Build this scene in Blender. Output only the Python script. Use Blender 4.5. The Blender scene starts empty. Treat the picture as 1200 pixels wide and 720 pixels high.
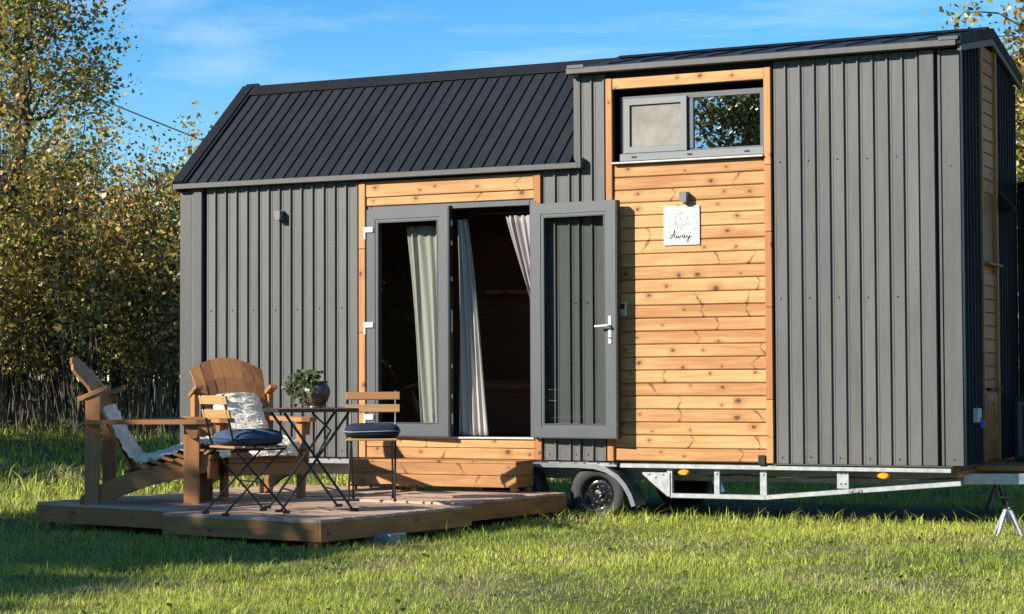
import bpy, math, random
import numpy as np
from mathutils import Vector, Matrix
R_ = math.radians
rng = np.random.default_rng(7)
random.seed(7)
scene = bpy.context.scene
COL = scene.collection

# ---------------------------------------------------------------- camera, sky, sun, exposure
cam_d = bpy.data.cameras.new('camera'); cam = bpy.data.objects.new('camera', cam_d); COL.objects.link(cam)
CAM = Vector((11.0719, -15.9748, 1.2027)); YAW, PIT, ROL = .4416, .0360, -.0041
F = Vector((-math.sin(YAW)*math.cos(PIT), math.cos(YAW)*math.cos(PIT), math.sin(PIT)))
R0 = Vector((math.cos(YAW), math.sin(YAW), 0)); U0 = R0.cross(F)
RR = math.cos(ROL)*R0 + math.sin(ROL)*U0; UU = -math.sin(ROL)*R0 + math.cos(ROL)*U0
M = Matrix.Identity(4)
for i in range(3): M[i][0] = RR[i]; M[i][1] = UU[i]; M[i][2] = -F[i]; M[i][3] = CAM[i]
cam.matrix_world = M
cam_d.sensor_width = 36; cam_d.lens = 2341.4/1200*36; cam_d.clip_end = 3000; cam_d.clip_start = .1
scene.camera = cam

SUN_AZ, SUN_EL = 37.0, 27.0            # degrees left of the front wall's normal, height
to_sun = Vector((-math.sin(R_(SUN_AZ))*math.cos(R_(SUN_EL)), -math.cos(R_(SUN_AZ))*math.cos(R_(SUN_EL)), math.sin(R_(SUN_EL))))
world = bpy.data.worlds.new('World'); scene.world = world; world.use_nodes = True
wn, wl = world.node_tree.nodes, world.node_tree.links
bg = wn['Background']; bg.inputs['Strength'].default_value = .05
sky = wn.new('ShaderNodeTexSky'); sky.sky_type = 'NISHITA'; sky.sun_disc = False
sky.sun_elevation = R_(SUN_EL); sky.sun_rotation = math.atan2(to_sun.x, to_sun.y)
sky.air_density = 1.0; sky.dust_density = .0; sky.ozone_density = 4.0
# thin cirrus wisps mixed into the sky
tc = wn.new('ShaderNodeTexCoord'); mp = wn.new('ShaderNodeMapping'); mp.inputs['Scale'].default_value = (4.5, 4.5, 26); mp.inputs['Rotation'].default_value = (.06, .02, .3)
nz = wn.new('ShaderNodeTexNoise'); nz.inputs['Scale'].default_value = 1.0; nz.inputs['Detail'].default_value = 7; nz.inputs['Roughness'].default_value = .6; nz.inputs['Distortion'].default_value = .5
cr = wn.new('ShaderNodeValToRGB'); cr.color_ramp.elements[0].position = .49; cr.color_ramp.elements[1].position = .78
cr.color_ramp.elements[1].color = (.40, .40, .40, 1); cr.color_ramp.elements[0].color = (0, 0, 0, 1)
hs = wn.new('ShaderNodeHueSaturation'); hs.inputs['Saturation'].default_value = 1.36; hs.inputs['Value'].default_value = 1.68
mx = wn.new('ShaderNodeMixRGB'); mx.inputs[2].default_value = (10.5, 11.5, 12.6, 1)
wl.new(tc.outputs['Generated'], mp.inputs['Vector']); wl.new(mp.outputs[0], nz.inputs['Vector']); wl.new(nz.outputs['Fac'], cr.inputs[0])
wl.new(sky.outputs[0], hs.inputs['Color']); wl.new(hs.outputs[0], mx.inputs[1]); wl.new(cr.outputs[0], mx.inputs[0]); wl.new(mx.outputs[0], bg.inputs['Color'])

sun_d = bpy.data.lights.new('sun', 'SUN'); sun_d.energy = 5.0; sun_d.angle = R_(.53); sun_d.color = (1, .93, .82)
sun = bpy.data.objects.new('sun', sun_d); COL.objects.link(sun)
sun.rotation_euler = to_sun.to_track_quat('Z', 'Y').to_euler(); sun.location = (-20, -30, 20)
vs = scene.view_settings
vs.view_transform = 'Standard'; vs.look = 'None'; vs.gamma = 1; vs.use_curve_mapping = False; vs.exposure = 1.1
scene.render.engine = 'CYCLES'
scene.cycles.max_bounces = 8; scene.cycles.transparent_max_bounces = 16

# ---------------------------------------------------------------- node helpers
class N:
    """a float socket with arithmetic"""
    def __init__(s, nt, sock): s.nt, s.s = nt, sock
    def op(s, o, *a, clamp=False):
        n = s.nt.nodes.new('ShaderNodeMath'); n.operation = o; n.use_clamp = clamp
        for i, v in enumerate((s,)+a):
            if isinstance(v, N): s.nt.links.new(v.s, n.inputs[i])
            else: n.inputs[i].default_value = v
        return N(s.nt, n.outputs[0])
    def __add__(s, o): return s.op('ADD', o)
    def __sub__(s, o): return s.op('SUBTRACT', o)
    def __mul__(s, o): return s.op('MULTIPLY', o)
    def __truediv__(s, o): return s.op('DIVIDE', o)
    def abs(s): return s.op('ABSOLUTE')
    def floor(s): return s.op('FLOOR')
    def fract(s): return s.op('FRACT')
    def sqrt(s): return s.op('SQRT')
    def mx(s, o): return s.op('MAXIMUM', o)
    def gt(s, o): return s.op('GREATER_THAN', o)
    def inv(s): return (s*-1.0)+1.0
    def ramp(s, a, b):                                   # linear step a->b to 0->1, clamped
        n = s.nt.nodes.new('ShaderNodeMapRange'); n.clamp = True; n.interpolation_type = 'SMOOTHSTEP'
        s.nt.links.new(s.s, n.inputs[0]); n.inputs[1].default_value = a; n.inputs[2].default_value = b
        return N(s.nt, n.outputs[0])
def vec(nt, x, y, z):
    n = nt.nodes.new('ShaderNodeCombineXYZ')
    for i, v in enumerate((x, y, z)):
        if isinstance(v, N): nt.links.new(v.s, n.inputs[i])
        else: n.inputs[i].default_value = v
    return n.outputs[0]
def noise(nt, v, scale=1, detail=3, rough=.55, dist=0):
    n = nt.nodes.new('ShaderNodeTexNoise'); n.inputs['Scale'].default_value = scale; n.inputs['Detail'].default_value = detail
    n.inputs['Roughness'].default_value = rough; n.inputs['Distortion'].default_value = dist
    if v is not None: nt.links.new(v, n.inputs['Vector'])
    return N(nt, n.outputs['Fac'])
def white(nt, v):
    n = nt.nodes.new('ShaderNodeTexWhiteNoise'); n.noise_dimensions = '3D'; nt.links.new(v, n.inputs['Vector'])
    sp = nt.nodes.new('ShaderNodeSeparateColor'); nt.links.new(n.outputs['Color'], sp.inputs[0])
    return [N(nt, sp.outputs[i]) for i in range(3)]
ALB = .67
def sc(c): return tuple(x*ALB for x in c)
def mixc(nt, f, a, b):
    n = nt.nodes.new('ShaderNodeMixRGB')
    if isinstance(f, N): nt.links.new(f.s, n.inputs[0])
    else: n.inputs[0].default_value = f
    for i, v in ((1, a), (2, b)):
        if isinstance(v, tuple): n.inputs[i].default_value = (*v, 1)
        else: nt.links.new(v, n.inputs[i])
    return n.outputs[0]
def new_mat(name, rough=.5, metal=0, spec=.5):
    m = bpy.data.materials.new(name); m.use_nodes = True
    nt = m.node_tree; p = nt.nodes['Principled BSDF']
    p.inputs['Roughness'].default_value = rough; p.inputs['Metallic'].default_value = metal; p.inputs['Specular IOR Level'].default_value = spec
    return m, nt, p
def bump(nt, p, h, strength=.2, dist=.01):
    b = nt.nodes.new('ShaderNodeBump'); b.inputs['Strength'].default_value = strength; b.inputs['Distance'].default_value = dist
    nt.links.new(h.s, b.inputs['Height']); nt.links.new(b.outputs[0], p.inputs['Normal'])
def coords(nt, which='Object'):
    t = nt.nodes.new('ShaderNodeTexCoord'); s = nt.nodes.new('ShaderNodeSeparateXYZ'); nt.links.new(t.outputs[which], s.inputs[0])
    return t.outputs[which], [N(nt, s.outputs[i]) for i in range(3)]
def obj_random(nt):
    return N(nt, nt.nodes.new('ShaderNodeObjectInfo').outputs['Random'])

def wood(name, light, dark, knot=(.09, .035, .012), axis='x', knots=True, rough=.6, per=.40, var=.5, grain=30, weather=0, wcol=(.2, .19, .17)):
    light, dark, knot, wcol = sc(light), sc(dark), sc(knot), sc(wcol)
    m, nt, p = new_mat(name, rough, 0, .3)
    _, c = coords(nt); r = obj_random(nt)
    l, a, b = {'x': (c[0], c[2], c[1]), 'z': (c[2], c[0], c[1]), 'y': (c[1], c[2], c[0]), 'flat': (c[0], c[1], c[2])}[axis]
    lo, ao = l + r*37.3, a + r*13.1
    g = noise(nt, vec(nt, lo*1.6, ao*grain, b*grain+r*9.0), 1, 4, .6, .8)
    br = noise(nt, vec(nt, lo*1.1, ao*6.0, r*20.0), 1, 2, .5)
    f = (g*.65 + br*.55 + (r-.5)*var - .1).ramp(.28, .72)
    col = mixc(nt, f, light, dark)
    if knots:
        wob = (noise(nt, vec(nt, lo*22.0, ao*22.0, r*5.0), 1, 3)-.5)*.034
        t = (l + r*7.77)/per; w1 = white(nt, vec(nt, t.floor(), r*91.0, 0.0)); w2 = white(nt, vec(nt, t.floor(), r*91.0, 5.0))
        dl = (t.fract() - .12 - w1[0]*.76)*per + wob
        a0 = a - (w1[1]-.5)*.07 + wob
        d = ((dl*.75)*(dl*.75) + a0*a0).sqrt()
        rk = w2[1]*w2[1]*.015+.008
        k1 = (d/rk).ramp(1.3, .45) * w1[2].gt(.38)
        halo = (d/rk).ramp(4.0, 1.0)*w1[2].gt(.38)*.75
        sg = (w2[0].gt(.5)*2.0) - 1.0
        off = (w1[1]-.5)*.09
        e = ((dl - sg*((a-off).abs()*(w2[1]*.7+.35)))).abs()
        wd = (a-off).abs()*.20 + .003
        k2 = (e/wd).ramp(1.2, .6) * (w1[2]*-1.0).gt(-.38) * w2[2].gt(.2) * noise(nt, vec(nt, lo*60.0, ao*60.0, 1.0), 1, 2).ramp(.3, .5)
        col = mixc(nt, halo, col, dark)
        col = mixc(nt, k1*.92, col, knot); col = mixc(nt, k2*.72, col, knot)
    if weather:
        wn_ = noise(nt, vec(nt, lo*2.5, ao*7.0, r*3.0), 1, 4, .65).ramp(.42, .7)*weather
        col = mixc(nt, wn_, col, wcol)
    nt.links.new(col, p.inputs['Base Color'])
    bump(nt, p, g, .25, .004)
    return m
def plain(name, col, rough=.5, metal=0, spec=.5, var=.12, scale=8, bs=0, bscale=200, rnd=.0):
    if metal < .9: col = sc(col)
    m, nt, p = new_mat(name, rough, metal, spec)
    v, c = coords(nt)
    n = noise(nt, v, scale, 4, .6)
    lo = tuple(x*(1-var) for x in col); hi = tuple(min(1, x*(1+var)) for x in col)
    cc = mixc(nt, n.ramp(.3, .7), lo, hi)
    if rnd:
        r = obj_random(nt); cc = mixc(nt, r*rnd, cc, tuple(x*.55 for x in col))
    nt.links.new(cc, p.inputs['Base Color'])
    if bs: bump(nt, p, noise(nt, v, bscale, 2), bs, .002)
    return m

MAT = {}
MAT['pine'] = wood('pine_planks', (.68, .385, .148), (.42, .18, .054), axis='x', knot=(.075, .028, .010), var=.20, per=.36)
MAT['pine_z'] = wood('pine_trim', (.60, .29, .11), (.43, .17, .055), axis='z', per=.9)
MAT['pine_rough'] = wood('pine_step', (.64, .335, .125), (.42, .185, .06), axis='x', per=.6, weather=.35, wcol=(.12, .065, .03))
MAT['deck'] = wood('deck_board', (.66, .45, .32), (.45, .28, .18), axis='flat', knots=False, rough=.55, weather=.4, wcol=(.50, .41, .34), grain=22)
MAT['fascia'] = wood('deck_fascia', (.66, .33, .11), (.42, .19, .06), axis='x', per=.7, weather=.5, wcol=(.09, .055, .03), rough=.6)
MAT['chairwood'] = wood('garden_chair_wood', (.46, .215, .082), (.29, .125, .046), axis='x', knots=False, rough=.45, grain=24, var=.5)
MAT['chairwood_z'] = wood('garden_chair_wood_upright', (.46, .215, .082), (.29, .125, .046), axis='z', knots=False, rough=.45, grain=24, var=.5)
MAT['chairwood_flat'] = wood('garden_chair_wood_flat', (.47, .22, .085), (.30, .13, .048), axis='flat', knots=False, rough=.45, grain=24, var=.5)
MAT['slat'] = wood('bistro_slat', (.58, .34, .15), (.42, .21, .08), axis='y', knots=False, rough=.5, grain=40)
MAT['endwood'] = wood('end_planks', (.58, .25, .085), (.42, .16, .05), axis='x', per=.5)
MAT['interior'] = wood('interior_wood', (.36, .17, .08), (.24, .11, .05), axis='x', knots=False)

def cladding(name, col, rough, spec=.35, splash=False):
    col = sc(col)
    m, nt, p = new_mat(name, rough, 0, spec)
    v, c = coords(nt); r = obj_random(nt)
    n1 = noise(nt, vec(nt, c[0]*60.0+r*30.0, c[1]*60.0, c[2]*45.0+r*50.0), 1, 5, .7)
    n2 = noise(nt, vec(nt, c[0]*3.0+r*30.0, c[1]*2.0, c[2]*.8+r*50.0), 1, 3, .6)
    n3 = noise(nt, vec(nt, c[0]*38.0+r*70.0, c[1]*4.0, c[2]*1.1+r*20.0), 1, 3, .6)
    f = n1*.38 + n2*.42 + n3*.2 + (r-.5)*.16
    cc = mixc(nt, f.ramp(.3, .7), tuple(x*.76 for x in col), tuple(x*1.24 for x in col))
    if splash:
        lowz = c[2].ramp(.42, .0) * noise(nt, vec(nt, c[0]*26.0+r*30.0, c[1]*9.0, c[2]*20.0), 1, 4, .7).ramp(.42, .68) * .55
        cc = mixc(nt, lowz, cc, (.13, .11, .08))
    nt.links.new(cc, p.inputs['Base Color'])
    rg = n2*.28 + n3*.1 + (rough-.18); nt.links.new(rg.s, p.inputs['Roughness'])
    bump(nt, p, n1*.4 + noise(nt, vec(nt, c[0]*6.0+r*9.0, c[1]*7.0, c[2]*1.6+r*7.0), 1, 2)*9.0, .14, .004)
    return m
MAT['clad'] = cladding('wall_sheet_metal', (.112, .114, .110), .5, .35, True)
MAT['clad_shaded'] = cladding('shaded_sheet_metal', (.034, .040, .047), .6, .15)  # same metal as the front wall, its shade darkened into the colour
MAT['roof'] = cladding('roof_sheet_metal', (.017, .019, .023), .6, .25)
MAT['flash'] = cladding('flashing_metal', (.092, .094, .091), .5)
MAT['flash_dark'] = cladding('flashing_dark', (.013, .015, .018), .65, .12)
MAT['rake'] = plain('rake_board', (.10, .09, .082), .6)
MAT['upvc'] = plain('window_frame_grey', (.075, .085, .093), .42, var=.06, scale=3, bs=.05)
MAT['upvc_light'] = plain('sash_frame_grey', (.19, .205, .205), .45, var=.06, scale=3)
MAT['dark'] = plain('dark_backing', (.012, .013, .014), .7)
MAT['gasket'] = plain('black_gasket', (.01, .01, .01), .5)
MAT['white'] = plain('white_plastic', (.72, .72, .70), .4, var=.04)
MAT['sill'] = plain('pale_sill', (.6, .58, .54), .5, var=.06)
MAT['galv'] = plain('galvanised_steel', (.52, .54, .54), .42, .55, .5, var=.16, scale=22)
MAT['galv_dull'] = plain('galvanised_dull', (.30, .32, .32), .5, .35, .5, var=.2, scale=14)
MAT['fender'] = plain('galvanised_fender', (.55, .58, .60), .28, .8, .5, var=.1, scale=9)
MAT['tyre'] = plain('tyre_rubber', (.026, .026, .027), .75, var=.25, scale=30, bs=.2, bscale=60)
MAT['rim'] = plain('black_rim', (.012, .012, .013), .22, 0, .6)
MAT['chrome'] = plain('nut_chrome', (.75, .75, .75), .15, 1.0)
MAT['black'] = plain('black_steel', (.010, .010, .011), .38, 0, .5)
MAT['blue_cushion'] = plain('blue_cushion_cloth', (.055, .080, .145), .85, 0, .2, var=.2, scale=14, bs=.3, bscale=400)
MAT['navy_cushion'] = plain('navy_cushion_cloth', (.022, .028, .050), .85, 0, .2, var=.2, scale=14, bs=.3, bscale=400)
MAT['piping'] = plain('cushion_piping', (.25, .3, .4), .8)
MAT['pot'] = plain('pot_glaze', (.115, .105, .095), .42, .35, .5, var=.35, scale=16, bs=.15, bscale=40)
MAT['soil'] = plain('soil', (.03, .02, .014), .9)
MAT['wool'] = plain('sheep_wool', (1.25, 1.12, .90), .9, 0, .1, var=.12, scale=9)
MAT['concrete'] = plain('concrete', (.30, .31, .31), .85, var=.2, scale=12, bs=.3, bscale=70)
MAT['lamp'] = plain('lamp_housing', (.15, .155, .155), .45)
MAT['ink'] = plain('sign_ink', (.07, .07, .07), .8)
MAT['ink_soft'] = plain('sign_ink_soft', (.36, .36, .34), .8)
MAT['signboard'] = plain('sign_board', (.64, .63, .59), .6, var=.04)
MAT['screen'] = plain('display', (.05, .06, .06), .2)
MAT['bark'] = plain('bark', (.10, .085, .065), .85, var=.35, scale=18, bs=.4, bscale=40)
MAT['stem'] = plain('pale_stems', (.15, .125, .09), .85, var=.35, scale=3, rnd=.2)
MAT['pole'] = plain('pole_wood', (.12, .09, .07), .85)
MAT['plug_blue'] = plain('plug_blue', (.02, .05, .35), .4)

def curtain_mat(name, col):
    m, nt, p = new_mat(name, .85, 0, .15)
    v, c = coords(nt)
    wv = noise(nt, vec(nt, c[0]*300.0, c[1]*300.0, c[2]*300.0), 1, 1)
    p.inputs['Base Color'].default_value = (*col, 1)
    tr = nt.nodes.new('ShaderNodeBsdfTranslucent'); tr.inputs[0].default_value = (*col, 1)
    mxs = nt.nodes.new('ShaderNodeMixShader'); mxs.inputs[0].default_value = .3
    nt.links.new(p.outputs[0], mxs.inputs[1]); nt.links.new(tr.outputs[0], mxs.inputs[2]); nt.links.new(mxs.outputs[0], nt.nodes['Material Output'].inputs[0])
    bump(nt, p, wv, .1, .001)
    return m
MAT['curtain'] = curtain_mat('curtain_linen', (.50, .475, .42))
MAT['curtain_lilac'] = curtain_mat('curtain_mauve', (.36, .325, .325))
def glass_mat(name, tint=(.80, .86, .84)):
    m = bpy.data.materials.new(name); m.use_nodes = True; nt = m.node_tree; nt.nodes.clear()
    o = nt.nodes.new('ShaderNodeOutputMaterial'); a = nt.nodes.new('ShaderNodeBsdfTransparent'); a.inputs[0].default_value = (*tint, 1)
    g = nt.nodes.new('ShaderNodeBsdfGlossy'); g.inputs['Roughness'].default_value = .01; g.inputs[0].default_value = (.95, .97, 1, 1)
    fr = nt.nodes.new('ShaderNodeFresnel'); fr.inputs[0].default_value = 1.52
    geo = nt.nodes.new('ShaderNodeNewGeometry'); mul = N(nt, fr.outputs[0])*(N(nt, geo.outputs['Backfacing']).inv())
    x = nt.nodes.new('ShaderNodeMixShader'); nt.links.new(mul.s, x.inputs[0]); nt.links.new(a.outputs[0], x.inputs[1]); nt.links.new(g.outputs[0], x.inputs[2]); nt.links.new(x.outputs[0], o.inputs[0])
    return m
MAT['glass'] = glass_mat('door_glass', (.86, .885, .87))
def coated_glass():
    m = bpy.data.materials.new('coated_window_glass'); m.use_nodes = True; nt = m.node_tree; nt.nodes.clear()
    o = nt.nodes.new('ShaderNodeOutputMaterial'); a = nt.nodes.new('ShaderNodeBsdfTransparent'); a.inputs[0].default_value = (.4, .45, .43, 1)
    g = nt.nodes.new('ShaderNodeBsdfGlossy'); g.inputs['Roughness'].default_value = .006; g.inputs[0].default_value = (.95, .97, 1, 1)
    x = nt.nodes.new('ShaderNodeMixShader'); x.inputs[0].default_value = .42
    nt.links.new(a.outputs[0], x.inputs[1]); nt.links.new(g.outputs[0], x.inputs[2]); nt.links.new(x.outputs[0], o.inputs[0])
    return m
MAT['glass_mirror'] = coated_glass()
def amber_mat():
    m, nt, p = new_mat('amber_lens', .25, 0, .6); p.inputs['Base Color'].default_value = (.75, .26, .01, 1); return m
MAT['amber'] = amber_mat()
def screen_mat():
    m, nt, p = new_mat('insect_screen', .8, 0, .2); v, c = coords(nt)
    n = noise(nt, v, 5, 4, .6); nt.links.new(mixc(nt, n.ramp(.3, .7), (.17, .16, .135), (.25, .23, .20)), p.inputs['Base Color']); return m
MAT['blind'] = screen_mat()
def leaf_mat(name, trans=.35, spec=.3, rough=.5):
    m, nt, p = new_mat(name, rough, 0, spec)
    at = nt.nodes.new('ShaderNodeVertexColor'); at.layer_name = 'Col'
    nt.links.new(at.outputs[0], p.inputs['Base Color'])
    tr = nt.nodes.new('ShaderNodeBsdfTranslucent'); nt.links.new(at.outputs[0], tr.inputs[0])
    x = nt.nodes.new('ShaderNodeMixShader'); x.inputs[0].default_value = trans
    nt.links.new(p.outputs[0], x.inputs[1]); nt.links.new(tr.outputs[0], x.inputs[2]); nt.links.new(x.outputs[0], nt.nodes['Material Output'].inputs[0])
    return m
MAT['leaf'] = leaf_mat('foliage', .35, .4, .42)
MAT['grass'] = leaf_mat('grass_blades', .42, .25, .55)
def ground_mat():
    m, nt, p = new_mat('lawn_soil', .95, 0, .1); v, c = coords(nt)
    n = noise(nt, v, 1.3, 5, .6); n2 = noise(nt, v, 14, 4, .65)
    c1 = mixc(nt, n2.ramp(.35, .65), (.045, .065, .015), (.11, .11, .04))
    c2 = mixc(nt, n.ramp(.45, .7), c1, (.17, .135, .075))
    nt.links.new(c2, p.inputs['Base Color']); bump(nt, p, n2, .6, .03); return m
MAT['ground'] = ground_mat()

# ---------------------------------------------------------------- mesh helpers
class MB:
    def __init__(s): s.v, s.f = [], []
    def add(s, vs, fs):
        o = len(s.v); s.v += [tuple(v) for v in vs]; s.f += [tuple(i+o for i in f) for f in fs]; return s
    def box(s, x0, x1, y0, y1, z0, z1, c=0, mat=None):
        if c <= 0:
            vs = [(x, y, z) for z in (z0, z1) for y in (y0, y1) for x in (x0, x1)]
            fs = [(0, 2, 3, 1), (4, 5, 7, 6), (0, 1, 5, 4), (2, 6, 7, 3), (0, 4, 6, 2), (1, 3, 7, 5)]
        else:
            vs, idx = [], {}
            X, Y, Z = (x0, x1), (y0, y1), (z0, z1)
            for i in (0, 1):
                for j in (0, 1):
                    for k in (0, 1):
                        sx, sy, sz = (c, -c)[i], (c, -c)[j], (c, -c)[k]
                        for ax, p in enumerate(((X[i], Y[j]+sy, Z[k]+sz), (X[i]+sx, Y[j], Z[k]+sz), (X[i]+sx, Y[j]+sy, Z[k]))):
                            idx[i, j, k, ax] = len(vs); vs.append(p)
            g = idx.get; fs = []
            for i in (0, 1):
                q = [g((i, 0, 0, 0)), g((i, 1, 0, 0)), g((i, 1, 1, 0)), g((i, 0, 1, 0))]; fs.append(q if i else q[::-1])
                q = [g((0, i, 0, 1)), g((0, i, 1, 1)), g((1, i, 1, 1)), g((1, i, 0, 1))]; fs.append(q if i else q[::-1])
                q = [g((0, 0, i, 2)), g((1, 0, i, 2)), g((1, 1, i, 2)), g((0, 1, i, 2))]; fs.append(q if i else q[::-1])
            for i in (0, 1):
                for j in (0, 1):
                    q = [g((i, j, 0, 0)), g((i, j, 1, 0)), g((i, j, 1, 1)), g((i, j, 0, 1))]; fs.append(q if i == j else q[::-1])
                    q = [g((i, 0, j, 0)), g((i, 0, j, 2)), g((i, 1, j, 2)), g((i, 1, j, 0))]; fs.append(q if i == j else q[::-1])
                    q = [g((0, i, j, 1)), g((1, i, j, 1)), g((1, i, j, 2)), g((0, i, j, 2))]; fs.append(q[::-1] if i != j else q)
            for i in (0, 1):
                for j in (0, 1):
                    for k in (0, 1):
                        q = [g((i, j, k, 0)), g((i, j, k, 1)), g((i, j, k, 2))]; fs.append(q if (i+j+k) % 2 else q[::-1])
        if mat is not None: vs = [tuple(mat @ Vector(v)) for v in vs]
        return s.add(vs, fs)
    def prism(s, poly, axis, a0, a1):
        """closed polygon (2D list) extruded along axis; poly coordinates are the two remaining axes in order"""
        n = len(poly); vs = []
        for a in (a0, a1):
            for (u, w) in poly:
                vs.append({'x': (a, u, w), 'y': (u, a, w), 'z': (u, w, a)}[axis])
        fs = [tuple(range(n))[::-1], tuple(range(n, 2*n))] + [(i, (i+1) % n, n+(i+1) % n, n+i) for i in range(n)]
        return s.add(vs, fs)
    def tube(s, path, r, seg=8, closed=False, squash=None):
        P = [Vector(p) for p in path]; rr = r if isinstance(r, (list, tuple)) else [r]*len(P)
        n = len(P); prev = None; rings = []
        for i, p in enumerate(P):
            t = (P[min(i+1, n-1)] - P[max(i-1, 0)])
            if t.length < 1e-9: t = Vector((0, 0, 1))
            t.normalize()
            if prev is None:
                a = Vector((0, 0, 1)) if abs(t.z) < .9 else Vector((1, 0, 0)); u = t.cross(a).normalized()
            else:
                u = prev - t*prev.dot(t); u = u.normalized() if u.length > 1e-6 else t.orthogonal().normalized()
            prev = u; w = t.cross(u)
            rings.append([p + (u*math.cos(2*math.pi*k/seg) + w*math.sin(2*math.pi*k/seg))*rr[i] for k in range(seg)])
        vs = [v for g in rings for v in g]; fs = []
        for i in range(n-1):
            for k in range(seg):
                fs.append((i*seg+k, i*seg+(k+1) % seg, (i+1)*seg+(k+1) % seg, (i+1)*seg+k))
        fs.append(tuple(range(seg))[::-1]); fs.append(tuple((n-1)*seg+k for k in range(seg)))
        return s.add(vs, fs)
    def lathe(s, prof, seg=24, center=(0, 0, 0), axis='z', loop=False):
        vs, fs = [], []; n = len(prof)
        for (r, h) in prof:
            for k in range(seg):
                a = 2*math.pi*k/seg; c, q = r*math.cos(a), r*math.sin(a)
                v = {'z': (c, q, h), 'y': (c, h, q), 'x': (h, c, q)}[axis]
                vs.append((v[0]+center[0], v[1]+center[1], v[2]+center[2]))
        for i in range(n-1):
            for k in range(seg): fs.append((i*seg+k, i*seg+(k+1) % seg, (i+1)*seg+(k+1) % seg, (i+1)*seg+k))
        if loop:
            for k in range(seg): fs.append(((n-1)*seg+k, (n-1)*seg+(k+1) % seg, (k+1) % seg, k))
        else: fs.append(tuple(range(seg))[::-1]); fs.append(tuple((n-1)*seg+k for k in range(seg)))
        return s.add(vs, fs)
    def beam(s, a, b, w, h, up=(0, 0, 1), c=0):
        """rectangular bar from a to b"""
        a, b = Vector(a), Vector(b); t = (b-a); L = t.length; t.normalize(); u = Vector(up); y = u.cross(t).normalized(); z = t.cross(y)
        m = Matrix((t, y, z)).transposed().to_4x4(); m.translation = a
        return s.box(0, L, -w/2, w/2, -h/2, h/2, c, m)
    def mesh(s, name, smooth=False):
        me = bpy.data.meshes.new(name); me.from_pydata(s.v, [], s.f); me.validate(); me.update()
        if smooth:
            me.polygons.foreach_set('use_smooth', [True]*len(me.polygons))
            try: me.set_sharp_from_angle(angle=R_(40))
            except Exception: pass
        return me
    def build(s, name, mat, parent=None, loc=(0, 0, 0), rot=(0, 0, 0), smooth=False):
        return link(name, s.mesh(name, smooth), mat, parent, loc, rot)
def link(name, me, mat, parent=None, loc=(0, 0, 0), rot=(0, 0, 0)):
    if mat is not None and not me.materials: me.materials.append(MAT[mat] if isinstance(mat, str) else mat)
    o = bpy.data.objects.new(name, me); COL.objects.link(o); o.location = loc; o.rotation_euler = rot
    if parent is not None: o.parent = parent
    return o
def tag(o, label, cat, group=None):
    o['label'] = label; o['category'] = cat
    if group: o['group'] = group
    return o
def thing(name, label, cat, loc=(0, 0, 0), rz=0, group=None):
    o = bpy.data.objects.new(name, None); COL.objects.link(o); o.empty_display_size = .1; o.location = loc; o.rotation_euler = (0, 0, rz)
    return tag(o, label, cat, group)
def piece(name, x0, x1, y0, y1, z0, z1, mat, parent, c=.003, rot=(0, 0, 0)):
    """a chamfered block whose origin is its own centre"""
    hx, hy, hz = (x1-x0)/2, (y1-y0)/2, (z1-z0)/2
    off = parent_origin(parent)
    return MB().box(-hx, hx, -hy, hy, -hz, hz, c).build(name, mat, parent, (x0+hx-off[0], y0+hy-off[1], z0+hz-off[2]), rot)
def parent_origin(p):                                     # parts keep thing coordinates; sub-parts are placed relative to their part
    o = Vector((0, 0, 0))
    while p is not None and p.parent is not None: o += p.location; p = p.parent
    return o
def np_mesh(name, verts, faces_flat, loop_tot, cols=None, mat=None):
    me = bpy.data.meshes.new(name); nv = len(verts)
    me.vertices.add(nv); me.vertices.foreach_set('co', np.ascontiguousarray(verts, dtype=np.float32).ravel())
    nl = len(faces_flat); me.loops.add(nl); me.loops.foreach_set('vertex_index', np.ascontiguousarray(faces_flat, dtype=np.int32))
    nf = len(loop_tot); st = np.concatenate(([0], np.cumsum(loop_tot)[:-1])).astype(np.int32)
    me.polygons.add(nf); me.polygons.foreach_set('loop_start', st)
    try: me.polygons.foreach_set('loop_total', np.ascontiguousarray(loop_tot, dtype=np.int32))
    except Exception: pass
    if cols is not None:
        at = me.color_attributes.new('Col', 'FLOAT_COLOR', 'POINT'); c4 = np.ones((nv, 4), np.float32); c4[:, :3] = cols; at.data.foreach_set('color', c4.ravel())
    me.update(calc_edges=True)
    if mat: me.materials.append(MAT[mat])
    return me

# ---------------------------------------------------------------- ground
def sstep(a, b, x):
    t = np.clip((x-a)/(b-a), 0, 1); return t*t*(3-2*t)
def ground_z(x, y):
    x = np.asarray(x, float); y = np.asarray(y, float)
    back = (x-11.07)*-.427 + (y+15.97)*.904                 # the land rises gently behind the house
    h = .62*sstep(19.5, 28.5, back)*sstep(3.0, -3.0, x-.0) + .02*np.sin(x*1.3+y*.7)*np.sin(y*1.1-x*.4) + .012*np.sin(x*3.1)*np.sin(y*2.7)
    return h
g_in = np.arange(-16, 16.01, .25); far = 16+np.cumsum(.4*1.22**np.arange(34)); ax = np.concatenate((-far[::-1], g_in, far))
GX, GY = np.meshgrid(ax, ax, indexing='ij'); GZ = ground_z(GX, GY)
n = len(ax); ii, jj = np.meshgrid(np.arange(n-1), np.arange(n-1), indexing='ij'); a = (ii*n+jj).ravel()
gm = np_mesh('ground', np.stack((GX.ravel(), GY.ravel(), GZ.ravel()), 1), np.stack((a, a+n, a+n+1, a+1), 1).ravel(), np.full(len(a), 4), None, 'ground')
gm.polygons.foreach_set('use_smooth', np.ones(len(a), bool))
ground = link('ground', gm, None); ground['kind'] = 'structure'

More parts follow.
